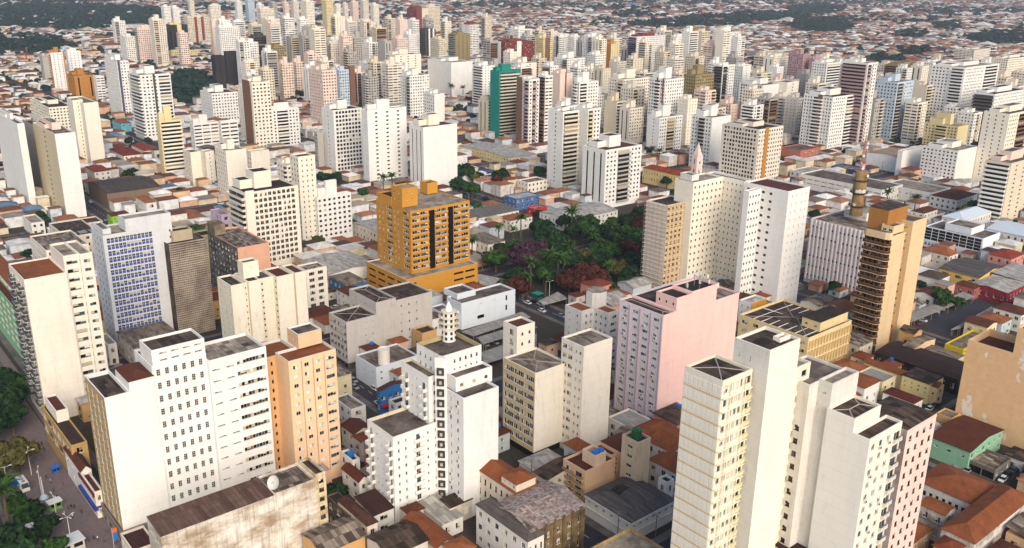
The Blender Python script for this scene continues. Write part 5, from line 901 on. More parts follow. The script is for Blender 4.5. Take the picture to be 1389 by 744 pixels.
low('house', 'dark rust roofed house between yellow hall and car park', 1322, 392, 6, 1296, 1332, wall('a5605a', .3), TILED, rise=1.4); low('shop_building', 'wide dirty white roof beyond the asphalt yard', 1366, 398, 6, 1316, 1400, wall('8c2430', .3), SHEETW, top='gable', rise=1, short='wide dirty white roof'); low('shop_building', 'second dirty white roof along the right edge', 1400, 386, 7, 1345, 1430, CWW, SHEETW, top='shed', rise=1); low('house', 'white box house with dark rust roof by the asphalt yard', 1386, 428, 8, 1348, 1400, CWW, TILED, rise=1.4)
low('house', 'terraced houses with rust roofs beside brown balcony tower', 1266, 404, 6, 1240, 1284, CWW, TILED, top='gable', rise=1.4); low('shop_building', 'yellow sign fronted shop with pale roof', 1307, 474, 6, 1282, 1344, wall('c9b020', .2), SHEETL, top='flat', L=[], R=[]); low('shop_building', 'peach hall with brown patchy roof below the car park', 1240, 474, 7, 1225, 1269, PEACH, SHEET, top='gabley', rise=1.2, R=[]); low('house', 'tan concrete roofs crossing between dark sheds', 1290, 492, 5, 1246, 1308, CW, SHEETL, rise=1)
low('warehouse', 'long dark brown shed roof below the brown balcony tower', 1300, 516, 6, 1188, 1330, DK, sheetroof('3f2c27', '34231f', 1.2, 14), top='gabley', rise=1.2, R=[]); low('shop_building', 'long yellow shop with orange tiled roof on the right', 1272, 527, 7, 1172, 1281, YEL, TILE, top='gabley', rise=1.2, L=[Wn(10, 1, .25, .3, zb=3)], short='long yellow shop'); low('shop_building', 'yellow white corner shop with dark roof by the street', 1261, 522, 8, 1224, 1280, wall('dcc98c', .3), SHEETD, top='hip', rise=1, L=[Wn(4, 2, .3, .3)]); low('house', 'small dark rust roof behind the white pair', 1240, 548, 6, 1198, 1252, CWW, tile('55281e'), rise=1.4)
low('house', 'mint green walled house with long brown tiled roof', 1316, 614, 7, 1262, 1361, wall('86b594', .4), tile('5a2f20'), top='gabley', rise=1.5, L=[Wn(3, 1, .3, .3)], short='mint green house'); low('shop_building', 'grey carport roof on posts near the mint green house', 1350, 638, 4, 1266, 1372, wall('6b655f', .4), SHEET, top='flat', L=[Wn(5, 1, .9, .7, zb=.2, zt=.4, sill=.05, kind='hole')])
low('school', 'large orange tiled hip roof over white colonnade at lower right', 1322, 686, 8, 1243, 1356, CWW, TILE, rise=2.6, L=[Wn(9, 1, .55, .4, zb=3, kind='hole')], short='colonnade house'); low('town_house', 'orange tiled hip roof over stained white wall at bottom right', 1322, 738, 10, 1277, 1400, stained('d8d2c8', '7a6a58', .4), TILE, rise=2.2, L=[], R=[], short='bottom right roof'); low('house', 'small orange strip roof with lime tank by the pink block', 1282, 700, 9, 1248, 1296, stained('d8d2c8', '7a6a58', .4), TILE, top='gabley', rise=1)
def boxes(b, x0, X1, y0, Y1, h): b.blk(x0 + 2, x0 + 7, y0 + 3, y0 + 8, h - .7, h + 1.5, CREAM, roof=TILED, name='roof_hut'); b.blk(x0 + .5, x0 + 5, y0 + 9, y0 + 13, h - .7, h + .9, CREAM, roof=FLATD, name='roof_hut')
low('office_block', 'dark brown flat roof with cream rim at the bottom right', 1088, 706, 17, 24, 15, wall('d2bd93', .4), concrete('3a2724', '2a1a18'), top='flat', par=.8, far=True, ex=boxes)
# covered car parks: slabs on posts
def carport(label, px, z=3.4, th=.25, mt=None, group=None):
    P = [at(x, y, z) for x, y in px]; c = sum(P) / len(P); t = thing('carport', label, 'carport', (c[0], c[1], 0), 0, group); m = MB(); q = [(p[0] - c[0], p[1] - c[1]) for p in P]; m.prism(q, z - th, z, mt or SHEET); m.build('roof', t); n = len(q)
    for k in range(n):
        a, b_ = q[k], q[(k + 1) % n]; L_ = math.hypot(a[0] - b_[0], a[1] - b_[1])
        for f in np.linspace(.04, .96, max(2, int(L_ / 7))): pm = MB(); pm.tube((0, 0, 0), (0, 0, z - th), .1, .1, FR_A, 6); pm.build('post', t, loc=((a[0] + (b_[0] - a[0]) * f) * .97, (a[1] + (b_[1] - a[1]) * f) * .97, 0))
    us = [w2uv(p) for p in P]; OCC.append((min(u[0] for u in us), max(u[0] for u in us), min(u[1] for u in us), max(u[1] for u in us)))
GR = sheetroof('aaa49c', '958e87', 1.1, 6)
carport('grey car park roof nearest the white box', [(626, 450), (642, 456), (720, 430), (708, 423)], mt=GR); carport('grey car park roof in the middle between two rows of cars', [(647, 458), (655, 467), (729, 444), (717, 437)], mt=GR); carport('widest grey car park roof nearest the cream office pair', [(653, 478), (656, 494), (728, 472), (728, 452)], mt=GR)
carport('bus shelter roof with white beams at the park edge', [(731, 408), (737, 414), (770, 405), (757, 396)], mt=SHEETW); carport('long white beamed shelter roof beside the orange podium', [(640, 370), (652, 386), (712, 396), (690, 380)], z=5, mt=SHEETW)
carport('long grey carport along the asphalt yard', [(1234, 426), (1236, 437), (1323, 402), (1306, 396)], mt=GR); carport('pale carport beside the asphalt yard front', [(1290, 447), (1300, 446), (1350, 421), (1345, 416)], mt=GR)
m = MB(); q = [at(x, y, .05) for x, y in [(1236, 438), (1288, 455), (1360, 420), (1322, 403)]]; m.poly([(p[0], p[1], .15) for p in reversed(q)], asphalt_mat('3a3a40', 'yard_asphalt')); tag(m.build('car_park_yard'), kind='structure')
us = [w2uv(p) for p in q]; OCC.append((min(u[0] for u in us), max(u[0] for u in us), min(u[1] for u in us), max(u[1] for u in us)))
# rooftop things on named buildings
t = thing('satellite_dish', 'large white satellite dish on the stained warehouse roof', 'satellite dish', tuple(at(373, 664, whz - .7)[:2]) + (whz - .7,), 0)
m = MB(); m.tube((0, 0, 0), (0, 0, 1.8), .15, .12, FR_A, 8); m.build('post', t); m = MB(); prof = [(0.02, 0), (.7, .08), (1.3, .28), (1.75, .55), (1.8, .55), (1.3, .2), (.7, 0), (.02, -.08)]; m.lathe(prof, FR_W, n=20); d = m.build('reflector', t, loc=(0, -.1, 2.0)); d.rotation_euler = (math.radians(62), 0, math.radians(-25)); m = MB(); m.tube((0, -.2, 2.1), (-.5, -1.5, 2.7), .05, .04, FR_A, 6); m.build('feed_arm', t)
for k in range(16):
    x0, x1, y1, z = pk; x = rnd.uniform(x0 + .5, x1 + 4); y = rnd.uniform(.6, y1 - .6); p = pinkb.P + x * pinkb.X + y * pinkb.Y; hgt = rnd.uniform(1.5, 4.2); zz = z - .7 if x < x1 else zE - .7
    t = thing('roof_antenna', 'antenna mast with panels on the pink slab roof', 'antenna', (p[0], p[1], zz), rnd.uniform(0, 6), 'antennas crowded on the pink slab roof'); m = MB(); m.tube((0, 0, 0), (0, 0, hgt), .09, .07, FR_A, 6); m.build('mast', t)
    for q in range(2): m = MB(); m.box(.1, .32, -.2, .2, hgt - 1.4, hgt, FR_W); m.build('panel', t, rz=q * 2.2)
# ------------------------------------------------------------------ filling the blocks: houses
def pip(x, y, poly):
    r = False; n = len(poly)
    for i in range(n):
        (x0, y0), (x1, y1) = poly[i], poly[(i + 1) % n]
        if (y0 > y) != (y1 > y) and x < (x1 - x0) * (y - y0) / (y1 - y0) + x0: r = not r
    return r
PARK = [(640, 338), (662, 322), (700, 300), (760, 280), (868, 262), (880, 300), (878, 392), (770, 402), (690, 392)]
LOTA = [(598, 446), (640, 440), (735, 398), (775, 440), (735, 480), (660, 520), (612, 500)]
WOODS = [(-20, 60, 120, 14, .55), (90, 24, 150, 17, .93), (10, 60, 90, 7, .9), (258, 116, 34, 22, 1.0), (640, 262, 26, 14, .9), (380, 34, 60, 3, .8), (165, 50, 40, 3, .5), (310, 12, 70, 5, 0.33), (480, 27, 60, 5, 0.39), (540, 30, 70, 5, 0.44), (580, 22, 60, 5, 0.33), (900, 33, 50, 6, .9), (965, 30, 60, 7, .9), (1040, 24, 60, 6, .85), (1115, 36, 44, 9, 1), (1105, 14, 40, 7, .9), (1090, 34, 30, 7, .7), (1280, 17, 60, 5, 0.39), (1360, 52, 50, 10, .95), (1330, 15, 80, 4, 0.28), (1235, 47, 22, 6, .8), (1238, 70, 26, 5, .7), (1195, 82, 30, 6, .8), (820, 30, 26, 4, 0.33), (850, 12, 60, 4, 0.33), (1020, 4, 200, 4, 0.28), (40, 2, 120, 4, .6), (700, 8, 90, 4, 0.28), (860, 21, 30, 4, .7), (1285, 36, 20, 6, .6), (1035, 85, 20, 8, .7), (590, 40, 80, 4, 0.33), (1210, 28, 90, 4, 0.25)]
def wood_at(x, y):
    p = 0
    for cx, cy, rx, ry, d in WOODS:
        q = ((x - cx) / rx) ** 2 + ((y - cy) / ry) ** 2
        if q < 1: p = max(p, d)
    return p
occ = sorted(OCC); 
def blocked(u0, u1, v0, v1, mrg=.7):
    for a, b, c, d in OCC:
        if u0 < b + mrg and u1 > a - mrg and v0 < d + mrg and v1 > c - mrg: return True
    return False
LOTS = []; GAPS = []
def inpave(u, hu, v, hv):
    du = ((u - STU0 + STP / 2) % STP) - STP / 2; dv = ((v - STV0 + STP / 2) % STP) - STP / 2
    wv = 14 if abs(v - STV0) < STP / 2 else RW / 2
    return abs(du) < RW / 2 + PWD - .6 + hu or abs(dv) < wv + PWD - .6 + hv
u = -30.0
while u < 1150:
    v = -260.0
    while v < 1250:
        uu = u + rnd.uniform(-.8, .8); vv = v + rnd.uniform(-1, 1); p = uv2w(uu, vv); x, y, z = project((p[0], p[1], 3)); d = math.hypot(*p); v += 12.2
        if z < 60 or d > 900 or x < -380 or x > 1780 or y > 900: continue
        hu, hv = rnd.uniform(4.4, 5.4), rnd.uniform(4.8, 6.3)
        if inpave(uu, hu, vv, hv) or pip(x, y, PARK) or pip(x, y, LOTA) or rnd.random() < wood_at(x, y): continue
        if vv < STV0 and uu < 420: continue
        if blocked(uu - hu, uu + hu, vv - hv, vv + hv):
            ok = False
            for s_, du, dv in ((.62, 0, 0), (.55, 2, 2), (.55, -2, -2), (.55, 2, -2), (.55, -2, 2), (.4, 0, 0)):
                if not blocked(uu + du - hu * s_, uu + du + hu * s_, vv + dv - hv * s_, vv + dv + hv * s_, .4): uu += du; vv += dv; hu *= s_; hv *= s_; ok = True; break
            if not ok: continue
        if rnd.random() < .05: GAPS.append((uu, vv)); continue
        LOTS.append((d, uu, vv, hu, hv))
    u += 11.2
LOTS.sort()
WPAL = [('e2ddd2', .6), ('ded5c2', .6), ('d8cbb2', .6), ('e4e2dd', .35), ('d9b58c', .5), ('cfc7bd', .6), ('d2a78c', .5), ('dfd2a8', .5), ('e0ded8', .5), ('c9a06a', .5), ('b9c4c6', .5), ('cf8d7c', .4)]
RPAL = [(TILE, 'rust tiled'), (TILED, 'dark red tiled'), (tile('7d3f28'), 'brown tiled'), (TILEO, 'orange tiled'), (SHEET, 'brown sheet'), (SHEETD, 'dark sheet'), (SHEETL, 'pale tan sheet'), (SHEETW, 'whitish sheet'), (GR, 'grey sheet')]
WNAME = {'e2ddd2': 'off white', 'ded5c2': 'ivory', 'd8cbb2': 'cream', 'e4e2dd': 'white', 'd9b58c': 'peach', 'cfc7bd': 'greyish', 'd2a78c': 'salmon', 'dfd2a8': 'pale yellow', 'e0ded8': 'whitewashed', 'c9a06a': 'ochre', 'b9c4c6': 'pale blue', 'cf8d7c': 'pink'}
AUTO = []      # (object, description, pixel x, pixel y)
def house(uu, vv, hu, hv, d):
    p = uv2w(uu, vv); wp, dirt = rnd.choice(WPAL); wm = wall(wp, dirt); r = rnd.random(); rm, rn = RPAL[rnd.choices(range(9), [24, 14, 10, 7, 12, 10, 6, 8, 7] if d > 400 else [20, 14, 12, 6, 12, 12, 8, 8, 8])[0]]
    top = rnd.choices(['hip', 'gable', 'gabley', 'shed', 'flat'], [34, 18, 14, 8, 26])[0]
    if 'tiled' in rn and top in ('flat', 'shed'): top = 'hip'
    h = rnd.choice([3.4, 3.6, 4.2, 6.2, 6.6]) if d > 420 else rnd.choice([3.8, 6.4, 7.0, 9.0]); rise = rnd.uniform(1.1, 2.0) * min(1, min(hu, hv) / 4)
    t = thing('house', '', 'house', (p[0], p[1], 0), TH0, 'low houses filling the city blocks'); x0, x1, y0, y1 = -hv, hv, -hu, hu; m = MB(); m.box(x0, x1, y0, y1, 0, h, wm, bottom=False)
    if top == 'flat': m.box(x0, x0 + .25, y0, y1, h, h + .7, wm); m.box(x1 - .25, x1, y0, y1, h, h + .7, wm); m.box(x0 + .25, x1 - .25, y0, y0 + .25, h, h + .7, wm); m.box(x0 + .25, x1 - .25, y1 - .25, y1, h, h + .7, wm)
    elif top in ('gable', 'gabley'):
        for pts in gable_ends(x0, x1, y0, y1, h, rise, top): m.poly(pts, wm)
    m.build('wall', t)
    if top == 'flat': rb = MB(); rb.box(x0 + .26, x1 - .26, y0 + .26, y1 - .26, h + .01, h + .12, rm); rb.build('roof', t)
    else: roof_mb(x0, x1, y0, y1, h, rise, .45, rm, top).build('roof', t)
    for fl in range(max(1, int(h / 3.1))):
        for k in range(max(1, int(hv * 2 / 4))): link('window', window_mesh(1.4, 1.2, 'two', rnd.randrange(4)), t, (x0 + (k + .5) * 2 * hv / max(1, int(hv * 2 / 4)), y0 - .24, 1.0 + 3 * fl), 0)
        for k in range(max(1, int(hu * 2 / 4))): link('window', window_mesh(1.4, 1.2, 'brown', rnd.randrange(4)), t, (x0 - .24, y0 + (k + .5) * 2 * hu / max(1, int(hu * 2 / 4)), 1.0 + 3 * fl), -math.pi / 2)
    if rnd.random() < .22: tm = MB(); tm.lathe([(.7, 0), (.78, 1.0), (0, 1.3)], plain('blue_plastic', '1f6fc0', .4), n=10); tm.build('water_tank', t, loc=(hv * .4, hu * .3, h + (rise * .7 if top != 'flat' else .1)))
    x, y, z = project((p[0], p[1], h)); AUTO.append((t, '%s house with %s %sroof' % (WNAME[wp], rn, 'flat ' if top == 'flat' else ''), x, y))
seen = [l for l in LOTS if -20 < project((*uv2w(l[1], l[2]), 4))[0] < 1410 and project((*uv2w(l[1], l[2]), 6))[1] < 760]
near = set(id(l) for l in seen[:240])
for l in LOTS:
    if id(l) in near: house(l[1], l[2], l[3], l[4], l[0])
# the rest of the city spreading to the horizon: too many to count
nr = np.random.default_rng(5); HV = []; HF = []; HC = []
WC = np.array([lin(w)[:3] for w in ('e2ddd2', 'd8c6a6', 'e6e3de', 'd9b58c', 'cfc7bd', 'd2a78c', 'e4e2dd', 'c9d0d2')]); RC = np.array([lin(w)[:3] for w in ('8a5638', '6b3d2c', '94644a', '7a4a3a', '6b5f56', 'c9c2b8', 'dedad4', '4a3c34', 'a89a86', '8d8680', '5f7f9c')]); RP = np.array([13, 14, 9, 10, 8, 13, 14, 7, 8, 5, 1.0]); RP /= RP.sum()
def massbox(uu, vv, hu, hv, h, flat):
    c = uv2w(uu, vv); n = len(HV); wc = WC[nr.integers(len(WC))]; rc = RC[nr.choice(len(RC), p=RP)] * nr.uniform(.75, 1.2)
    B = [(-hv, -hu), (hv, -hu), (hv, hu), (-hv, hu)]; W_ = [(c[0] + a * BX[0] + b * AX[0], c[1] + a * BX[1] + b * AX[1]) for a, b in B]
    HV.extend([(*q, 0) for q in W_] + [(*q, h) for q in W_]); HC.extend([wc] * 8); HF.extend([(n, n + 1, n + 5, n + 4), (n + 1, n + 2, n + 6, n + 5), (n + 2, n + 3, n + 7, n + 6), (n + 3, n, n + 4, n + 7)])
    n = len(HV); o = .5; B = [(-hv - o, -hu - o), (hv + o, -hu - o), (hv + o, hu + o), (-hv - o, hu + o)]; W_ = [(c[0] + a * BX[0] + b * AX[0], c[1] + a * BX[1] + b * AX[1]) for a, b in B]
    if flat: HV.extend([(*q, h + .05) for q in W_]); HC.extend([rc] * 4); HF.append((n, n + 1, n + 2, n + 3)); return
    rr = min(hu, hv) * .38; k = min(hu, hv)
    R_ = [(-hv + k, 0), (hv - k, 0)] if hv >= hu else [(0, -hu + k), (0, hu - k)]; R_ = [(c[0] + a * BX[0] + b * AX[0], c[1] + a * BX[1] + b * AX[1]) for a, b in R_]
    HV.extend([(*q, h) for q in W_] + [(*q, h + rr) for q in R_]); HC.extend([rc] * 6)
    HF.extend([(n, n + 1, n + 5, n + 4), (n + 1, n + 2, n + 5), (n + 2, n + 3, n + 4, n + 5), (n + 3, n, n + 4)] if hv >= hu else [(n, n + 1, n + 4), (n + 1, n + 2, n + 5, n + 4), (n + 2, n + 3, n + 5), (n + 3, n, n + 4, n + 5)])
TREES = []
for l in LOTS:
    if id(l) not in near: massbox(l[1], l[2], l[3], l[4], float(nr.choice([3.4, 4, 6.5, 8])), nr.random() < .35)
def ring(d0, d1, su, sv, big, tp):
    u = -1200.0
    while u < d1:
        v = -600.0
        while v < d1 * 1.05:
            uu = u + nr.uniform(-.12, .12) * su; vv = v + nr.uniform(-.12, .12) * sv; v += sv; p = uu * AX + vv * BX; d = math.hypot(p[0], p[1])
            if p[1] < 100 or d < d0 or d >= d1: continue
            x, y, z = project((p[0], p[1], 3))
            if x < -260 or x > 1650 or y < -14: continue
            w = wood_at(x, y)
            if nr.random() < w: TREES.append((p[0], p[1], nr.uniform(.8, 1.5) * tp)); continue
            du = ((uu - STU0 + STP / 2) % STP) - STP / 2; dv = ((vv - STV0 + STP / 2) % STP) - STP / 2
            if d < 1900 and (abs(du) < 9 or abs(dv) < 9): 
                if nr.random() < .12: TREES.append((p[0], p[1], nr.uniform(.5, 1.0) * tp))
                continue
            nz = math.sin(p[0] * .004 + 1.3) * math.sin(p[1] * .0031) + .5 * math.sin(p[0] * .011) * math.sin(p[1] * .009 + 2)
            if nr.random() < .16 + .18 * max(0, nz): TREES.append((p[0], p[1], nr.uniform(.55, 1.2) * tp)); continue
            if blocked(uu - 5, uu + 5, vv - 5, vv + 5): continue
            b = nr.random() < .05; massbox(uu, vv, su * nr.uniform(.36, .47) * (1.9 if b else 1), sv * nr.uniform(.36, .47) * (1.9 if b else 1), float(nr.choice([3.5, 4, 6.5, 7])) * (1.3 if b else 1) * big, nr.random() < .4)
        u += su
ring(890, 1700, 12.5, 13.5, 1.0, 4.6); ring(1700, 3000, 17, 18, 1.0, 5.6); ring(3000, 6500, 27, 29, 1.2, 8.5)
me = bpy.data.meshes.new('far_houses'); me.from_pydata(HV, [], HF); ca = me.color_attributes.new('Col', 'FLOAT_COLOR', 'POINT'); ca.data.foreach_set('color', np.concatenate([np.array(HC), np.ones((len(HC), 1))], 1).astype(np.float32).ravel())
mm = N('house_paint_and_tile'); at_ = mm.n('Attribute'); at_.attribute_name = 'Col'; a = mm.noise(mm.pos((.3, .3, .3)), 1.0, 4); me.materials.append(mm.done(mm.mix(mm.ramp(a, [(.4, g(0)), (.8, g(.5))]), at_.outputs[0], lin('4a3f38')), .9)); tag(link('far_houses', me), kind='stuff')
# ------------------------------------------------------------------ trees
def leafmat(name, h1, h2):
    m = N(name); a = m.noise(m.pos((.5, .5, .5)), 1.0, 3); b = m.noise(m.pos((.06, .06, .06)), 1.0, 3)
    o = m.mix(m.ramp(a, [(.35, g(0)), (.65, g(1))]), lin(h1), lin(h2)); o = m.mix(m.ramp(b, [(.35, g(0)), (.7, g(.5))]), o, tuple(x * .6 for x in lin(h1)[:3]) + (1,)); m.b.inputs['Specular IOR Level'].default_value = .1; return m.done(o, .8)
LM = dict(green=leafmat('leaf_green', '253f1d', '42602c'), dark=leafmat('leaf_dark_green', '1a2d1c', '2e4829'), purple=leafmat('leaf_purple', '3c2633', '553848'), russet=leafmat('leaf_russet', '42241f', '5f382c'), olive=leafmat('leaf_olive', '474626', '625a32'), palm=leafmat('leaf_palm', '2b4520', '4c6630'))
BARK = concrete('6b5a48', '3a2f26')
def crown_mesh(kind, seed, n=1700, R=4.0, H=3.4, sz=.62):
    r = np.random.default_rng(seed); k = 15; c = r.normal(size=(k, 3)); c /= np.linalg.norm(c, axis=1)[:, None]; c *= r.uniform(.35, .85, (k, 1)); c[:, 2] = np.abs(c[:, 2]) * .9 - .25; s = r.uniform(.26, .5, k)
    i = r.integers(0, k, n); d = r.normal(size=(n, 3)); d /= np.linalg.norm(d, axis=1)[:, None]; P = c[i] + d * s[i][:, None] * r.uniform(.55, 1.08, (n, 1)); P *= (R, R, H)
    nrm = d + r.normal(scale=.5, size=(n, 3)); nrm /= np.linalg.norm(nrm, axis=1)[:, None]; t = np.cross(nrm, r.normal(size=(n, 3))); t /= np.linalg.norm(t, axis=1)[:, None]; b = np.cross(nrm, t); q = (sz * r.uniform(.6, 1.3, (n, 1)))
    V = np.stack([P - t * q - b * q * .6, P + t * q - b * q * .6, P + t * q * .6 + b * q * .7, P - t * q * .6 + b * q * .7], 1).reshape(-1, 3); me = bpy.data.meshes.new('crown'); me.from_pydata(V.tolist(), [], [(4 * j, 4 * j + 1, 4 * j + 2, 4 * j + 3) for j in range(n)]); me.materials.append(LM[kind]); return me
def trunk_mesh(h, r0, spread):
    m = MB(); m.tube((0, 0, 0), (.1, .05, h), r0, r0 * .7, BARK, 8); rr = random.Random(int(h * 10))
    for k in range(5): a = k * 1.26 + rr.random(); m.tube((.1, .05, h * .92), (spread * math.cos(a), spread * math.sin(a), h + spread * .9), r0 * .5, r0 * .15, BARK, 5)
    return m.mesh('trunk')
def palm_meshes():
    m = MB(); m.tube((0, 0, 0), (.15, 0, 9), .34, .2, BARK, 8); m2 = MB(); rr = random.Random(4)
    for k in range(24):
        a = k * 2.4; el = rr.uniform(-.2, 1.15); L_ = rr.uniform(2.9, 3.9); pr = None
        for j in range(7):
            f = j / 6; e = el - 1.5 * f * f; x = sum(math.cos(el - 1.5 * (q / 6) ** 2) for q in range(j)) / 6 * L_; z = sum(math.sin(el - 1.5 * (q / 6) ** 2) for q in range(j)) / 6 * L_; w = .62 * (1 - f * .75) * (.5 if j == 0 else 1); c = Vector((x * math.cos(a), x * math.sin(a), 9 + z)); sd = Vector((-math.sin(a), math.cos(a), 0)) * w; cur = (c - sd - Vector((0, 0, w * .5)), c, c + sd - Vector((0, 0, w * .5)))
            if pr: m2.poly([pr[0], cur[0], cur[1], pr[1]], LM['palm']); m2.poly([pr[1], cur[1], cur[2], pr[2]], LM['palm'])
            pr = cur
    return m.mesh('trunk'), m2.mesh('fronds')
PTR, PFR = palm_meshes(); TRK = trunk_mesh(3.2, .32, 1.9); CRN = {k: [crown_mesh(k, s * 7 + i) for s in range(3)] for i, k in enumerate(('green', 'dark', 'purple', 'russet', 'olive'))}
TDESC = dict(green='leafy green tree', dark='dark green bushy tree', purple='purple flowering tree', russet='russet brown leafed tree', olive='dry olive tree', palm='tall palm')
def tree(kind, px, py, s=1.0, z=None, at_w=None):
    p = at_w if at_w is not None else at(px, py, 5.0 * s if z is None else z); t = thing('palm_tree' if kind == 'palm' else 'tree', '', 'tree', (p[0], p[1], 0), rnd.uniform(0, 6.28)); t.scale = (s,) * 3
    if kind == 'palm': link('trunk', PTR, t); link('fronds', PFR, t)
    else: link('trunk', TRK, t); link('crown', rnd.choice(CRN[kind]), t, (0, 0, 5.2))
    x, y, _ = project((p[0], p[1], 5 * s)); AUTO.append((t, TDESC[kind], x, y)); u = w2uv(p); return t
for k, x, y, s in [('purple', 712, 350, 2.0), ('purple', 728, 338, 1.6), ('dark', 744, 322, 2.1), ('dark', 735, 306, 1.6), ('dark', 760, 330, 1.6), ('russet', 792, 372, 2.1), ('russet', 772, 380, 1.6), ('russet', 815, 380, 1.5), ('russet', 664, 350, 1.3), ('russet', 680, 346, 1.2), ('dark', 812, 316, 1.9), ('green', 832, 306, 1.7), ('dark', 850, 300, 1.7), ('green', 862, 318, 1.5), ('dark', 845, 330, 1.6), ('green', 828, 340, 1.4), ('olive', 838, 362, 1.6), ('dark', 858, 352, 1.6), ('green', 866, 374, 1.3), ('olive', 792, 345, 1.3), ('dark', 868, 288, 1.5), ('green', 800, 300, 1.4), ('dark', 780, 312, 1.4), ('dark', 700, 372, 1.2), ('green', 738, 372, 1.2), ('olive', 850, 385, 1.3), ('dark', 830, 390, 1.2), ('purple', 700, 340, 1.3), ('dark', 778, 350, 1.5), ('green', 770, 338, 1.3), ('dark', 756, 352, 1.4), ('russet', 740, 356, 1.3), ('dark', 814, 352, 1.6), ('dark', 832, 322, 1.7), ('russet', 806, 392, 1.3), ('dark', 768, 300, 1.4),
                   ('palm', 775, 305, 1.9), ('palm', 805, 335, 1.3), ('palm', 818, 342, 1.2), ('palm', 838, 335, 1.2), ('palm', 746, 360, 1.5), ('palm', 757, 368, 1.6), ('palm', 720, 372, 1.5), ('palm', 640, 340, 1.3), ('palm', 676, 320, 1.2), ('palm', 696, 322, 1.1), ('palm', 740, 388, 1.2), ('palm', 772, 345, 1.3), ('palm', 790, 318, 1.2),
                   ('dark', 10, 545, 1.9), ('green', 24, 525, 1.3), ('dark', 2, 518, 1.7), ('olive', 20, 612, 1.5), ('olive', 5, 620, 1.2), ('palm', 8, 695, 1.7), ('green', 28, 685, 1.1), ('dark', 40, 692, .9), ('dark', 62, 714, 1.0), ('dark', 8, 738, 1.6), ('green', 72, 744, .9), ('green', -12, 660, 1.3), ('dark', -20, 580, 1.6), ('green', 36, 700, .7), ('dark', 14, 562, 1.5), ('dark', -5, 535, 1.8),
                   ('dark', 628, 232, 1.9), ('dark', 622, 250, 1.6), ('green', 640, 255, 1.5), ('dark', 680, 238, 1.8), ('russet', 676, 244, 1.4), ('dark', 733, 232, 1.5), ('palm', 520, 252, 1.4), ('palm', 532, 250, 1.4), ('dark', 545, 252, 1.2), ('dark', 438, 240, 1.2), ('dark', 456, 240, 1.3), ('palm', 884, 212, 1.4), ('palm', 894, 214, 1.3), ('palm', 1203, 272, 1.4), ('palm', 1241, 280, 1.4), ('green', 1322, 282, 1.6), ('olive', 1308, 288, 1.2), ('green', 1280, 404, 1.3), ('green', 1270, 398, 1.1), ('dark', 1368, 332, 1.0), ('dark', 1104, 290, 1.1), ('dark', 1132, 388, .9), ('purple', 1326, 200, 1.7), ('purple', 1335, 206, 1.5), ('dark', 178, 236, 1.4), ('dark', 1150, 205, 1.1), ('palm', 612, 124, 1.6), ('palm', 620, 122, 1.6), ('palm', 628, 126, 1.5), ('dark', 40, 345, 1.0), ('dark', 240, 262, 1.2), ('dark', 205, 238, 1.0), ('green', 1300, 410, .8), ('dark', 845, 218, 1.2), ('dark', 905, 245, 1.2), ('dark', 1018, 152, 1.5), ('purple', 1200, 78, 1.8)]: tree(k, x, y, s)
for uu, vv in GAPS:
    p = uv2w(uu, vv); x, y, z = project((*p, 3))
    if -10 < x < 1400 and y < 750 and not blocked(uu - 2, uu + 2, vv - 2, vv + 2, 0): tree(rnd.choice(['green', 'dark', 'dark', 'olive', 'green']), 0, 0, rnd.uniform(.6, 1.1), at_w=np.array([*p, 0]))
for j in range(1, 9):
    for i in range(0, 8):
        for k in range(2):
            u = STU0 + STP * i + rnd.uniform(8, 98); v = STV0 + STP * j + rnd.choice([-1, 1]) * (RW / 2 + 1.3); p = uv2w(u, v); x, y, z = project((*p, 3))
            if z > 250 and -10 < x < 1400 and not blocked(u - 1.5, u + 1.5, v - 1.5, v + 1.5, 0): tree(rnd.choice(['green', 'dark', 'dark']), 0, 0, rnd.uniform(.5, .85), at_w=np.array([*p, 0]))
rp = random.Random(9)
for k in range(46):
    x, y = rp.uniform(655, 872), rp.uniform(300, 392)
    if pip(x, y, PARK): tree(rp.choice(['green', 'green', 'dark', 'dark', 'dark', 'russet', 'russet', 'palm', 'palm']), x, y, rp.uniform(1.0, 1.6))
T_ = np.array(TREES); nl = 34; K = len(T_); d = nr.normal(size=(K, nl, 3)); d /= np.linalg.norm(d, axis=2)[..., None]; d[..., 2] = np.abs(d[..., 2]); R_ = T_[:, 2][:, None, None]; P = d * R_ * nr.uniform(.6, 1.05, (K, nl, 1)) * np.array([1, 1, .85]); P[..., 0] += T_[:, 0][:, None]; P[..., 1] += T_[:, 1][:, None]; P[..., 2] += T_[:, 2][:, None] * .45
P = P.reshape(-1, 3); nn = d.reshape(-1, 3) + nr.normal(scale=.35, size=P.shape); nn /= np.linalg.norm(nn, axis=1)[:, None]; t_ = np.cross(nn, nr.normal(size=P.shape)); t_ /= np.linalg.norm(t_, axis=1)[:, None]; b_ = np.cross(nn, t_); q = np.repeat(T_[:, 2], nl)[:, None] * .36 * nr.uniform(.7, 1.2, (len(P), 1))
V = np.stack([P - t_ * q - b_ * q, P + t_ * q - b_ * q, P + t_ * q + b_ * q, P - t_ * q + b_ * q], 1).reshape(-1, 3); me = bpy.data.meshes.new('far_woods'); me.from_pydata(V.tolist(), [], (np.arange(len(P) * 4).reshape(-1, 4)).tolist()); me.materials.append(leafmat('leaf_far', '1c2e28', '2f4436')); tag(link('far_woods', me), kind='stuff')
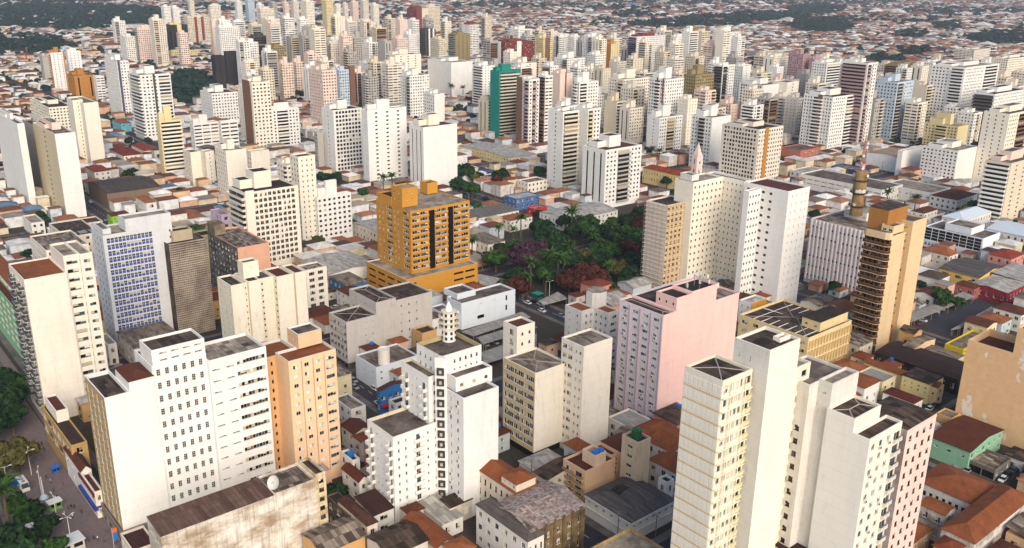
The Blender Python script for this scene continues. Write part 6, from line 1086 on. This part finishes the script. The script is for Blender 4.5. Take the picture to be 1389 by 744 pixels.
# ------------------------------------------------------------------ vehicles
def car_proto(name, paint):
    t = link(name, None); m = MB(); S = [(-2.1, .35, .62, .78), (-1.95, .28, .78, .84), (-.9, .25, .86, .86), (.9, .25, .92, .86), (1.9, .28, .90, .84), (2.1, .40, .72, .78)]; pr = None
    for x, z0, z1, w in S:
        cur = [(x, -w, z0), (x, -w * .98, z1), (x, w * .98, z1), (x, w, z0)]
        if pr:
            for k in range(4): a, b = k, (k + 1) % 4; m.poly([pr[a], pr[b], cur[b], cur[a]], paint)
        else: m.poly(cur, paint)
        pr = cur
    m.poly(list(reversed(pr)), paint); m.box(-.55, 1.15, -.66, .66, 1.38, 1.44, paint); m.build('body', t); m = MB(); lo_ = [(-1.15, .80), (1.75, .80)]; 
    a = [(-1.15, -.8, .87), (1.75, -.8, .91), (1.75, .8, .91), (-1.15, .8, .87)]; b = [(-.5, -.64, 1.38), (1.1, -.64, 1.38), (1.1, .64, 1.38), (-.5, .64, 1.38)]
    for k in range(4): n = (k + 1) % 4; m.poly([a[k], a[n], b[n], b[k]], GD)
    m.build('windows', t); w = MB(); w.tube((0, -.1, 0), (0, .1, 0), .31, .31, DARK, 12); w.tube((0, -.11, 0), (0, .11, 0), .17, .17, FR_A, 8); wm = w.mesh('wheel')
    for x in (-1.3, 1.3):
        for y in (-.78, .78): link('wheel', wm, t, (x, y, .31))
    m = MB(); m.box(-.14, .14, -.6, -.35, 0, .1, GC); hm = m.mesh('headlight')
    for y in (.1, .85): link('headlight', hm, t, (-2.02, y, .55))
    note(t); return t
CARS = [(car_proto('parked_car', plain('car_paint', c, .25)), n) for c, n in (('d8d8d6', 'white car'), ('8d9094', 'silver car'), ('232427', 'black car'), ('8c1f22', 'red car'), ('3a4a66', 'blue car'))]; first = {}
def car(p, rz):
    i = rnd.choices(range(5), [5, 4, 3, 1.4, 1.2])[0]; pr, n = CARS[i]
    if i not in first: first[i] = 1; pr.location = (p[0], p[1], .02); pr.rotation_euler = (0, 0, rz); c = pr
    else: c = copy_parts(pr, (p[0], p[1], .02), rz)
    tag(c, '', 'car', 'cars along the streets and car parks'); x, y, _ = project((p[0], p[1], 1)); AUTO.append((c, n, x, y))
RA = TH0 + math.pi / 2
for x, y in [(500, 521), (506, 529), (512, 540), (516, 548), (509, 552), (498, 512), (520, 556), (711, 415), (716, 419), (735, 423), (752, 433), (762, 444), (150, 296), (165, 312), (172, 320), (186, 225), (194, 236)]: p = at(x, y); u = w2uv(p); j = round((u[1] - STV0) / STP); v = STV0 + STP * j + rnd.choice([-2.6, 2.6, 0]); car(uv2w(u[0], v), RA + rnd.choice([0, math.pi]))
for x, y in [(658, 469), (671, 466), (684, 462), (696, 458), (705, 455), (664, 448), (690, 442), (704, 436), (1241, 440), (1251, 436), (1275, 421), (1268, 424), (1300, 633), (1276, 620), (1312, 640), (1288, 626), (1366, 646), (1374, 640), (1381, 636), (1360, 652), (1385, 650)]: car(at(x, y)[:2], TH0 + rnd.uniform(-.08, .08) + (math.pi / 2 if 600 < x < 720 or x > 1230 and y < 450 else 0))
for x, y in [(1262, 557), (1250, 566), (1276, 547), (1268, 553), (1284, 541), (820, 738), (905, 728), (880, 742)]: p = at(x, y); u = w2uv(p); car(uv2w(STU0 + STP * round((u[0] - STU0) / STP) + rnd.choice([-2.6, 2.6]), u[1]), TH0)
for k in range(340):
    if k % 2: v = STV0 + STP * rnd.randint(1, 7) + rnd.choice([-2.9, -1, 1, 2.9]); u = rnd.uniform(140, 800); rz = RA
    else: u = STU0 + STP * rnd.randint(0, 6) + rnd.choice([-2.9, -1, 1, 2.9]); v = rnd.uniform(70, 800); rz = TH0
    p = uv2w(u, v); x, y, z = project((*p, 1))
    if 0 < x < 1389 and 150 < y < 740 and not blocked(u - 2, u + 2, v - 2, v + 2, 0): car(p, rz + rnd.choice([0, math.pi]))
def pole(p, rz):
    t = thing('utility_pole', '', 'utility pole', (p[0], p[1], .14), rz, 'utility poles along the streets'); 
    if 'pole' not in BCACHE:
        m = MB(); m.tube((0, 0, 0), (0, 0, 9.5), .17, .11, concrete('9a9288'), 8); q = MB(); q.box(-1.1, 1.1, -.06, .06, 8.7, 8.85, BARK); [q.tube((x, 0, 8.85), (x, 0, 9.05), .05, .04, FR_W, 6) for x in (-.9, -.3, .3, .9)]; w = MB(); w.lathe([(.3, 0), (.3, .9), (0, .95)], FR_A, n=10); BCACHE['pole'] = (m.mesh('post'), q.mesh('crossarm'), w.mesh('transformer'))
    a, b, c = BCACHE['pole']; link('post', a, t); link('crossarm', b, t)
    if rnd.random() < .3: link('transformer', c, t, (.45, 0, 7))
    x, y, _ = project((p[0], p[1], 5)); AUTO.append((t, 'concrete utility pole', x, y))
for j in range(1, 6):
    for i in range(0, 4):
        for k in range(3):
            u = STU0 + STP * i + 12 + k * 36; p = uv2w(u, STV0 + STP * j + RW / 2 + .6); x, y, z = project((*p, 5))
            if 0 < x < 1389 and 150 < y < 740 and not blocked(u - .4, u + .4, STV0 + STP * j + RW / 2, STV0 + STP * j + RW / 2 + 1, 0): pole(p, TH0)
            v = STV0 + STP * j + 12 + k * 36; p = uv2w(STU0 + STP * i + RW / 2 + .6, v); x, y, z = project((*p, 5))
            if 0 < x < 1389 and 150 < y < 740 and not blocked(STU0 + STP * i + RW / 2, STU0 + STP * i + RW / 2 + 1, v - .4, v + .4, 0): pole(p, TH0 + math.pi / 2)
# ------------------------------------------------------------------ the pedestrian mall: people, lamps, food truck, kiosks
SKIN = plain('skin', '9a6a50', .6); CLO = [plain('shirt', c, .8) for c in ('2a2c33', 'c9c6c0', '7a2f34', '3b4a6b', '4a4a48')]; TRO = [plain('trousers', c, .8) for c in ('23252c', '3d4450', '5a5048')]
def person_mesh(stride, arm, shirt, pants):
    J = [((0, 0, .95), .15), ((0, 0, 1.22), .155), ((0, 0, 1.42), .13), ((0, 0, 1.50), .06), ((0, -.01, 1.62), .105), ((0, -.01, 1.72), .075), ((-.19, 0, 1.40), .065), ((-.24, arm, 1.13), .05), ((-.22, arm * 1.9 - .05, .90), .04), ((.19, 0, 1.40), .065), ((.24, -arm, 1.13), .05), ((.22, -arm * 1.9 - .05, .90), .04), ((-.10, 0, .86), .105), ((-.10, -stride, .48), .075), ((-.10, -stride * 1.2 + .05, .06), .05), ((-.10, -stride * 1.2 - .10, .04), .045), ((.10, 0, .86), .105), ((.10, stride, .48), .075), ((.10, stride * 1.5 + .05, .07), .05), ((.10, stride * 1.5 - .09, .04), .045)]
    E = [(0, 1), (1, 2), (2, 3), (3, 4), (4, 5), (2, 6), (6, 7), (7, 8), (2, 9), (9, 10), (10, 11), (0, 12), (12, 13), (13, 14), (14, 15), (0, 16), (16, 17), (17, 18), (18, 19)]
    me = bpy.data.meshes.new('person'); me.from_pydata([j[0] for j in J], E, []); o = bpy.data.objects.new('person', me); COL.objects.link(o); sk = o.modifiers.new('s', 'SKIN')
    for i, v in enumerate(me.skin_vertices[0].data): v.radius = (J[i][1], J[i][1] * .85); v.use_root = i == 0
    sb = o.modifiers.new('u', 'SUBSURF'); sb.levels = 1; dg = bpy.context.evaluated_depsgraph_get(); r = bpy.data.meshes.new_from_object(o.evaluated_get(dg)); bpy.data.objects.remove(o)
    r.materials.clear()
    for q in (shirt, pants, SKIN, plain('hair', '1f1814', .7)): r.materials.append(q)
    for p in r.polygons: z = p.center.z; p.material_index = 3 if z > 1.66 or (z > 1.6 and p.center.y > .03) else 2 if z > 1.49 or (abs(p.center.x) > .19 and z < 1.05) else 0 if z > .93 else 1; p.use_smooth = True
    return r
PM = [person_mesh(s, a, CLO[i % 5], TRO[i % 3]) for i, (s, a) in enumerate([(.16, .10), (0.02, .02), (-.14, -.09), (.20, .12), (.01, .0), (.10, .06)])]; PDS = ['person in dark clothes walking', 'person in pale shirt standing', 'person in wine shirt walking', 'person in blue shirt striding', 'person in grey shirt standing', 'person in black top walking']
for k, (x, y) in enumerate([(63, 650), (69, 656), (86, 660), (78, 678), (93, 692), (97, 691), (101, 690), (99, 704), (80, 711), (111, 697), (121, 736), (108, 735), (128, 733), (133, 734), (141, 737), (49, 607), (53, 606), (57, 605), (69, 726), (88, 700), (115, 742), (60, 612), (73, 668)]):
    p = at(x, y); i = k % 6; o = link('person', PM[i], None, (p[0], p[1], .03), rnd.uniform(0, 6.28)); tag(o, '', 'person', 'people strolling on the mall'); AUTO.append((o, PDS[i], x, y))
def lamp(x, y, n):
    p = at(x, y); t = thing('street_lamp', '', 'street lamp', (p[0], p[1], 0), rnd.uniform(0, 3)); m = MB(); m.tube((0, 0, 0), (0, 0, 8.5), .13, .08, FR_W, 8); m.build('post', t)
    for a in range(n): m = MB(); m.tube((0, 0, 8.3), (1.4 * math.cos(a * 6.28 / n), 1.4 * math.sin(a * 6.28 / n), 8.7), .05, .04, FR_W, 5); m.build('arm', t); m = MB(); m.box(-.4, .4, -.15, .15, 0, .14, FR_W); m.build('lamp_head', t, loc=(1.6 * math.cos(a * 6.28 / n), 1.6 * math.sin(a * 6.28 / n), 8.65), rz=a * 6.28 / n)
    x, y, _ = project((p[0], p[1], 4)); AUTO.append((t, 'white %s armed street lamp' % ('two', 'four')[n > 2], x, y))
for x, y, n in [(43, 645, 4), (57, 672, 2), (78, 708, 2), (97, 738, 4), (12, 668, 2), (640, 505, 2), (500, 482, 2), (745, 405, 2)]: lamp(x, y, n)
p = at(32, 663); t = thing('food_truck', 'white food truck with dark windscreen beside a blue awning on the mall', 'truck', (p[0], p[1], .03), TH0 + math.pi / 2 + math.pi + .05); m = MB(); m.box(-3, 2.4, -1.1, 1.1, .5, 2.9, plain('truck_white', 'dcdcd8', .4)); m.box(-3.0, 3.0, -1.05, 1.05, .35, 1.5, plain('truck_white', 'dcdcd8', .4)); m.build('body', t); m = MB(); m.poly([(3.0, -1.0, 1.5), (3.0, 1.0, 1.5), (2.42, .95, 2.8), (2.42, -.95, 2.8)], GD); m.build('windscreen', t)
for k in range(3): m = MB(); m.box(-.4, .4, -.4, .4, 0, .25, FR_A); m.build('roof_vent', t, loc=(-2 + k * 1.6, 0, 2.9))
for x in (-2, 2):
    for y in (-1, 1): m = MB(); m.tube((0, -.15, 0), (0, .15, 0), .45, .45, DARK, 12); m.build('wheel', t, loc=(x, y, .45))
p = at(22, 664); t = thing('awning', 'bright blue awning on poles beside the white food truck', 'awning', (p[0], p[1], 0), TH0 + .05); m = MB(); m.prism([(-2, -2.4), (2, -2.4), (2, 2.4), (-2, 2.4)], 2.6, 2.7, plain('blue_canvas', '1f4b9c', .7)); m.build('canvas', t)
for x in (-1.9, 1.9):
    for y in (-2.3, 2.3): m = MB(); m.tube((0, 0, 0), (0, 0, 2.6), .05, .05, FR_A, 6); m.build('pole', t, loc=(x, y, 0))
def kiosk(label, x, y, w, d, h, c1, c2):
    p = at(x, y); t = thing('kiosk', label, 'kiosk', (p[0], p[1], .02), TH0 + .1); m = MB(); m.box(-w, w, -d, d, 0, h, plain('kiosk_side', c2, .5)); m.build('counter', t); m = MB(); m.box(-w - .3, w + .3, -d - .3, d + .3, h + .01, h + .22, plain('kiosk_roof', c1, .5)); m.build('roof', t)
    for k in (-1, 1): m = MB(); m.box(-.35 * w, .35 * w, -.02, .02, 0, h * .4, GD); m.build('hatch', t, loc=(k * .5 * w, -d - .03, h * .45))
kiosk('white topped green newspaper kiosk on the mall', 75, 690, 1.6, 1.1, 2.4, 'd9dbd4', '6f9a5a'); kiosk('small bright blue stall on the mall near the shops', 76, 641, .9, .8, 2.0, '2f6fc0', '2f5f9c'); kiosk('pale flat kiosk roof at the bottom of the mall', 95, 745, 3.2, 2.2, 2.8, 'cfd3d2', 'b9b6ae'); kiosk('red and white open kiosk among plaza trees', 36, 730, 2.4, 1.8, 2.6, 'd5cdc8', 'a8342f'); kiosk('teal green stall at the park edge', 729, 405, 1.8, 1.8, 2.5, '1f8f7a', '2c5a50')
p = at(60, 676); t = thing('monument', 'slim white obelisk on a round blue white base', 'monument', (p[0], p[1], 0)); m = MB(); m.lathe([(.28, 0), (.12, 7), (0, 7.2)], FR_W, n=8); m.build('shaft', t); m = MB(); m.lathe([(1.2, 0), (.9, .8), (.3, 1.2)], plain('pale_blue', 'b5cbd9', .5), n=14); m.build('base', t)
p = at(155, 743); t = thing('banner', 'tall blue and orange banner flag by the white slab', 'banner', (p[0], p[1], 0), TH0); m = MB(); m.tube((0, 0, 0), (0, 0, 6), .06, .05, FR_W, 6); m.build('pole', t); m = MB(); m.box(.08, 1.3, -.03, .03, 2, 4.5, plain('banner_blue', '2f6fb0', .6)); m.box(.08, 1.3, -.03, .03, 4.5, 5.8, plain('banner_orange', 'd9642c', .6)); m.build('cloth', t)
for k, (x, y) in enumerate([(10, 640), (13, 646), (16, 653), (8, 634)]): p = at(x, y); t = thing('bench', '', 'bench', (p[0], p[1], 0), TH0); m = MB(); m.box(-1.2, 1.2, -.25, .25, .42, .5, concrete('a89a90')); m.build('seat', t); [(lambda mm_: mm_.build('leg', t, loc=(sx, 0, 0)))((lambda q: (q.box(-.1, .1, -.2, .2, 0, .42, FR_A), q)[1])(MB())) for sx in (-.9, .9)]; AUTO.append((t, 'pale concrete bench', x, y))
m = MB(); m.box(-5200, 5200, -700, 9000, -1, 152, None); HZ = bpy.data.materials.new('haze_air'); HZ.use_nodes = True; nt = HZ.node_tree; nt.nodes.remove(nt.nodes['Principled BSDF']); pv = nt.nodes.new('ShaderNodeVolumePrincipled'); pv.inputs['Color'].default_value = (.80, .84, .95, 1); pv.inputs['Density'].default_value = HAZE; pv.inputs['Anisotropy'].default_value = .2; nt.links.new(pv.outputs[0], nt.nodes['Material Output'].inputs['Volume'])
m.mats = [HZ]; hz = m.build('haze'); hz['kind'] = 'stuff'
# ------------------------------------------------------------------ labels for the many: which one, worded by its neighbours
ORD = ['first', 'second', 'third', 'fourth', 'fifth', 'sixth', 'seventh', 'eighth', 'ninth', 'tenth', 'eleventh', 'twelfth', 'thirteenth', 'fourteenth', 'fifteenth', 'sixteenth', 'seventeenth', 'eighteenth', 'nineteenth', 'twentieth']
groups = {}
for tx, ty, o, d in EXTRA: AUTO.append((o, d, tx, ty + 12))
for o, d, x, y in AUTO:
    s, lx, ly = min(LAND, key=lambda q: (q[1] - x) ** 2 + ((q[2] - y) * 1.6) ** 2); dx, dy = x - lx, (y - ly) * 1.4
    rel = ('right of' if dx > 0 else 'left of') if abs(dx) > abs(dy) else ('below' if dy > 0 else 'above'); groups.setdefault('%s|%s the %s' % (d, rel, s), []).append((x, o))
for k, l in groups.items():
    d, r = k.split('|'); l.sort(key=lambda q: q[0])
    for i, (x, o) in enumerate(l): o['label'] = '%s %s' % (d, r) if len(l) == 1 else '%s %s, %s' % (d, r, ('leftmost of two', 'rightmost of two')[i] if len(l) == 2 else ORD[min(i, 19)] + ' from left')
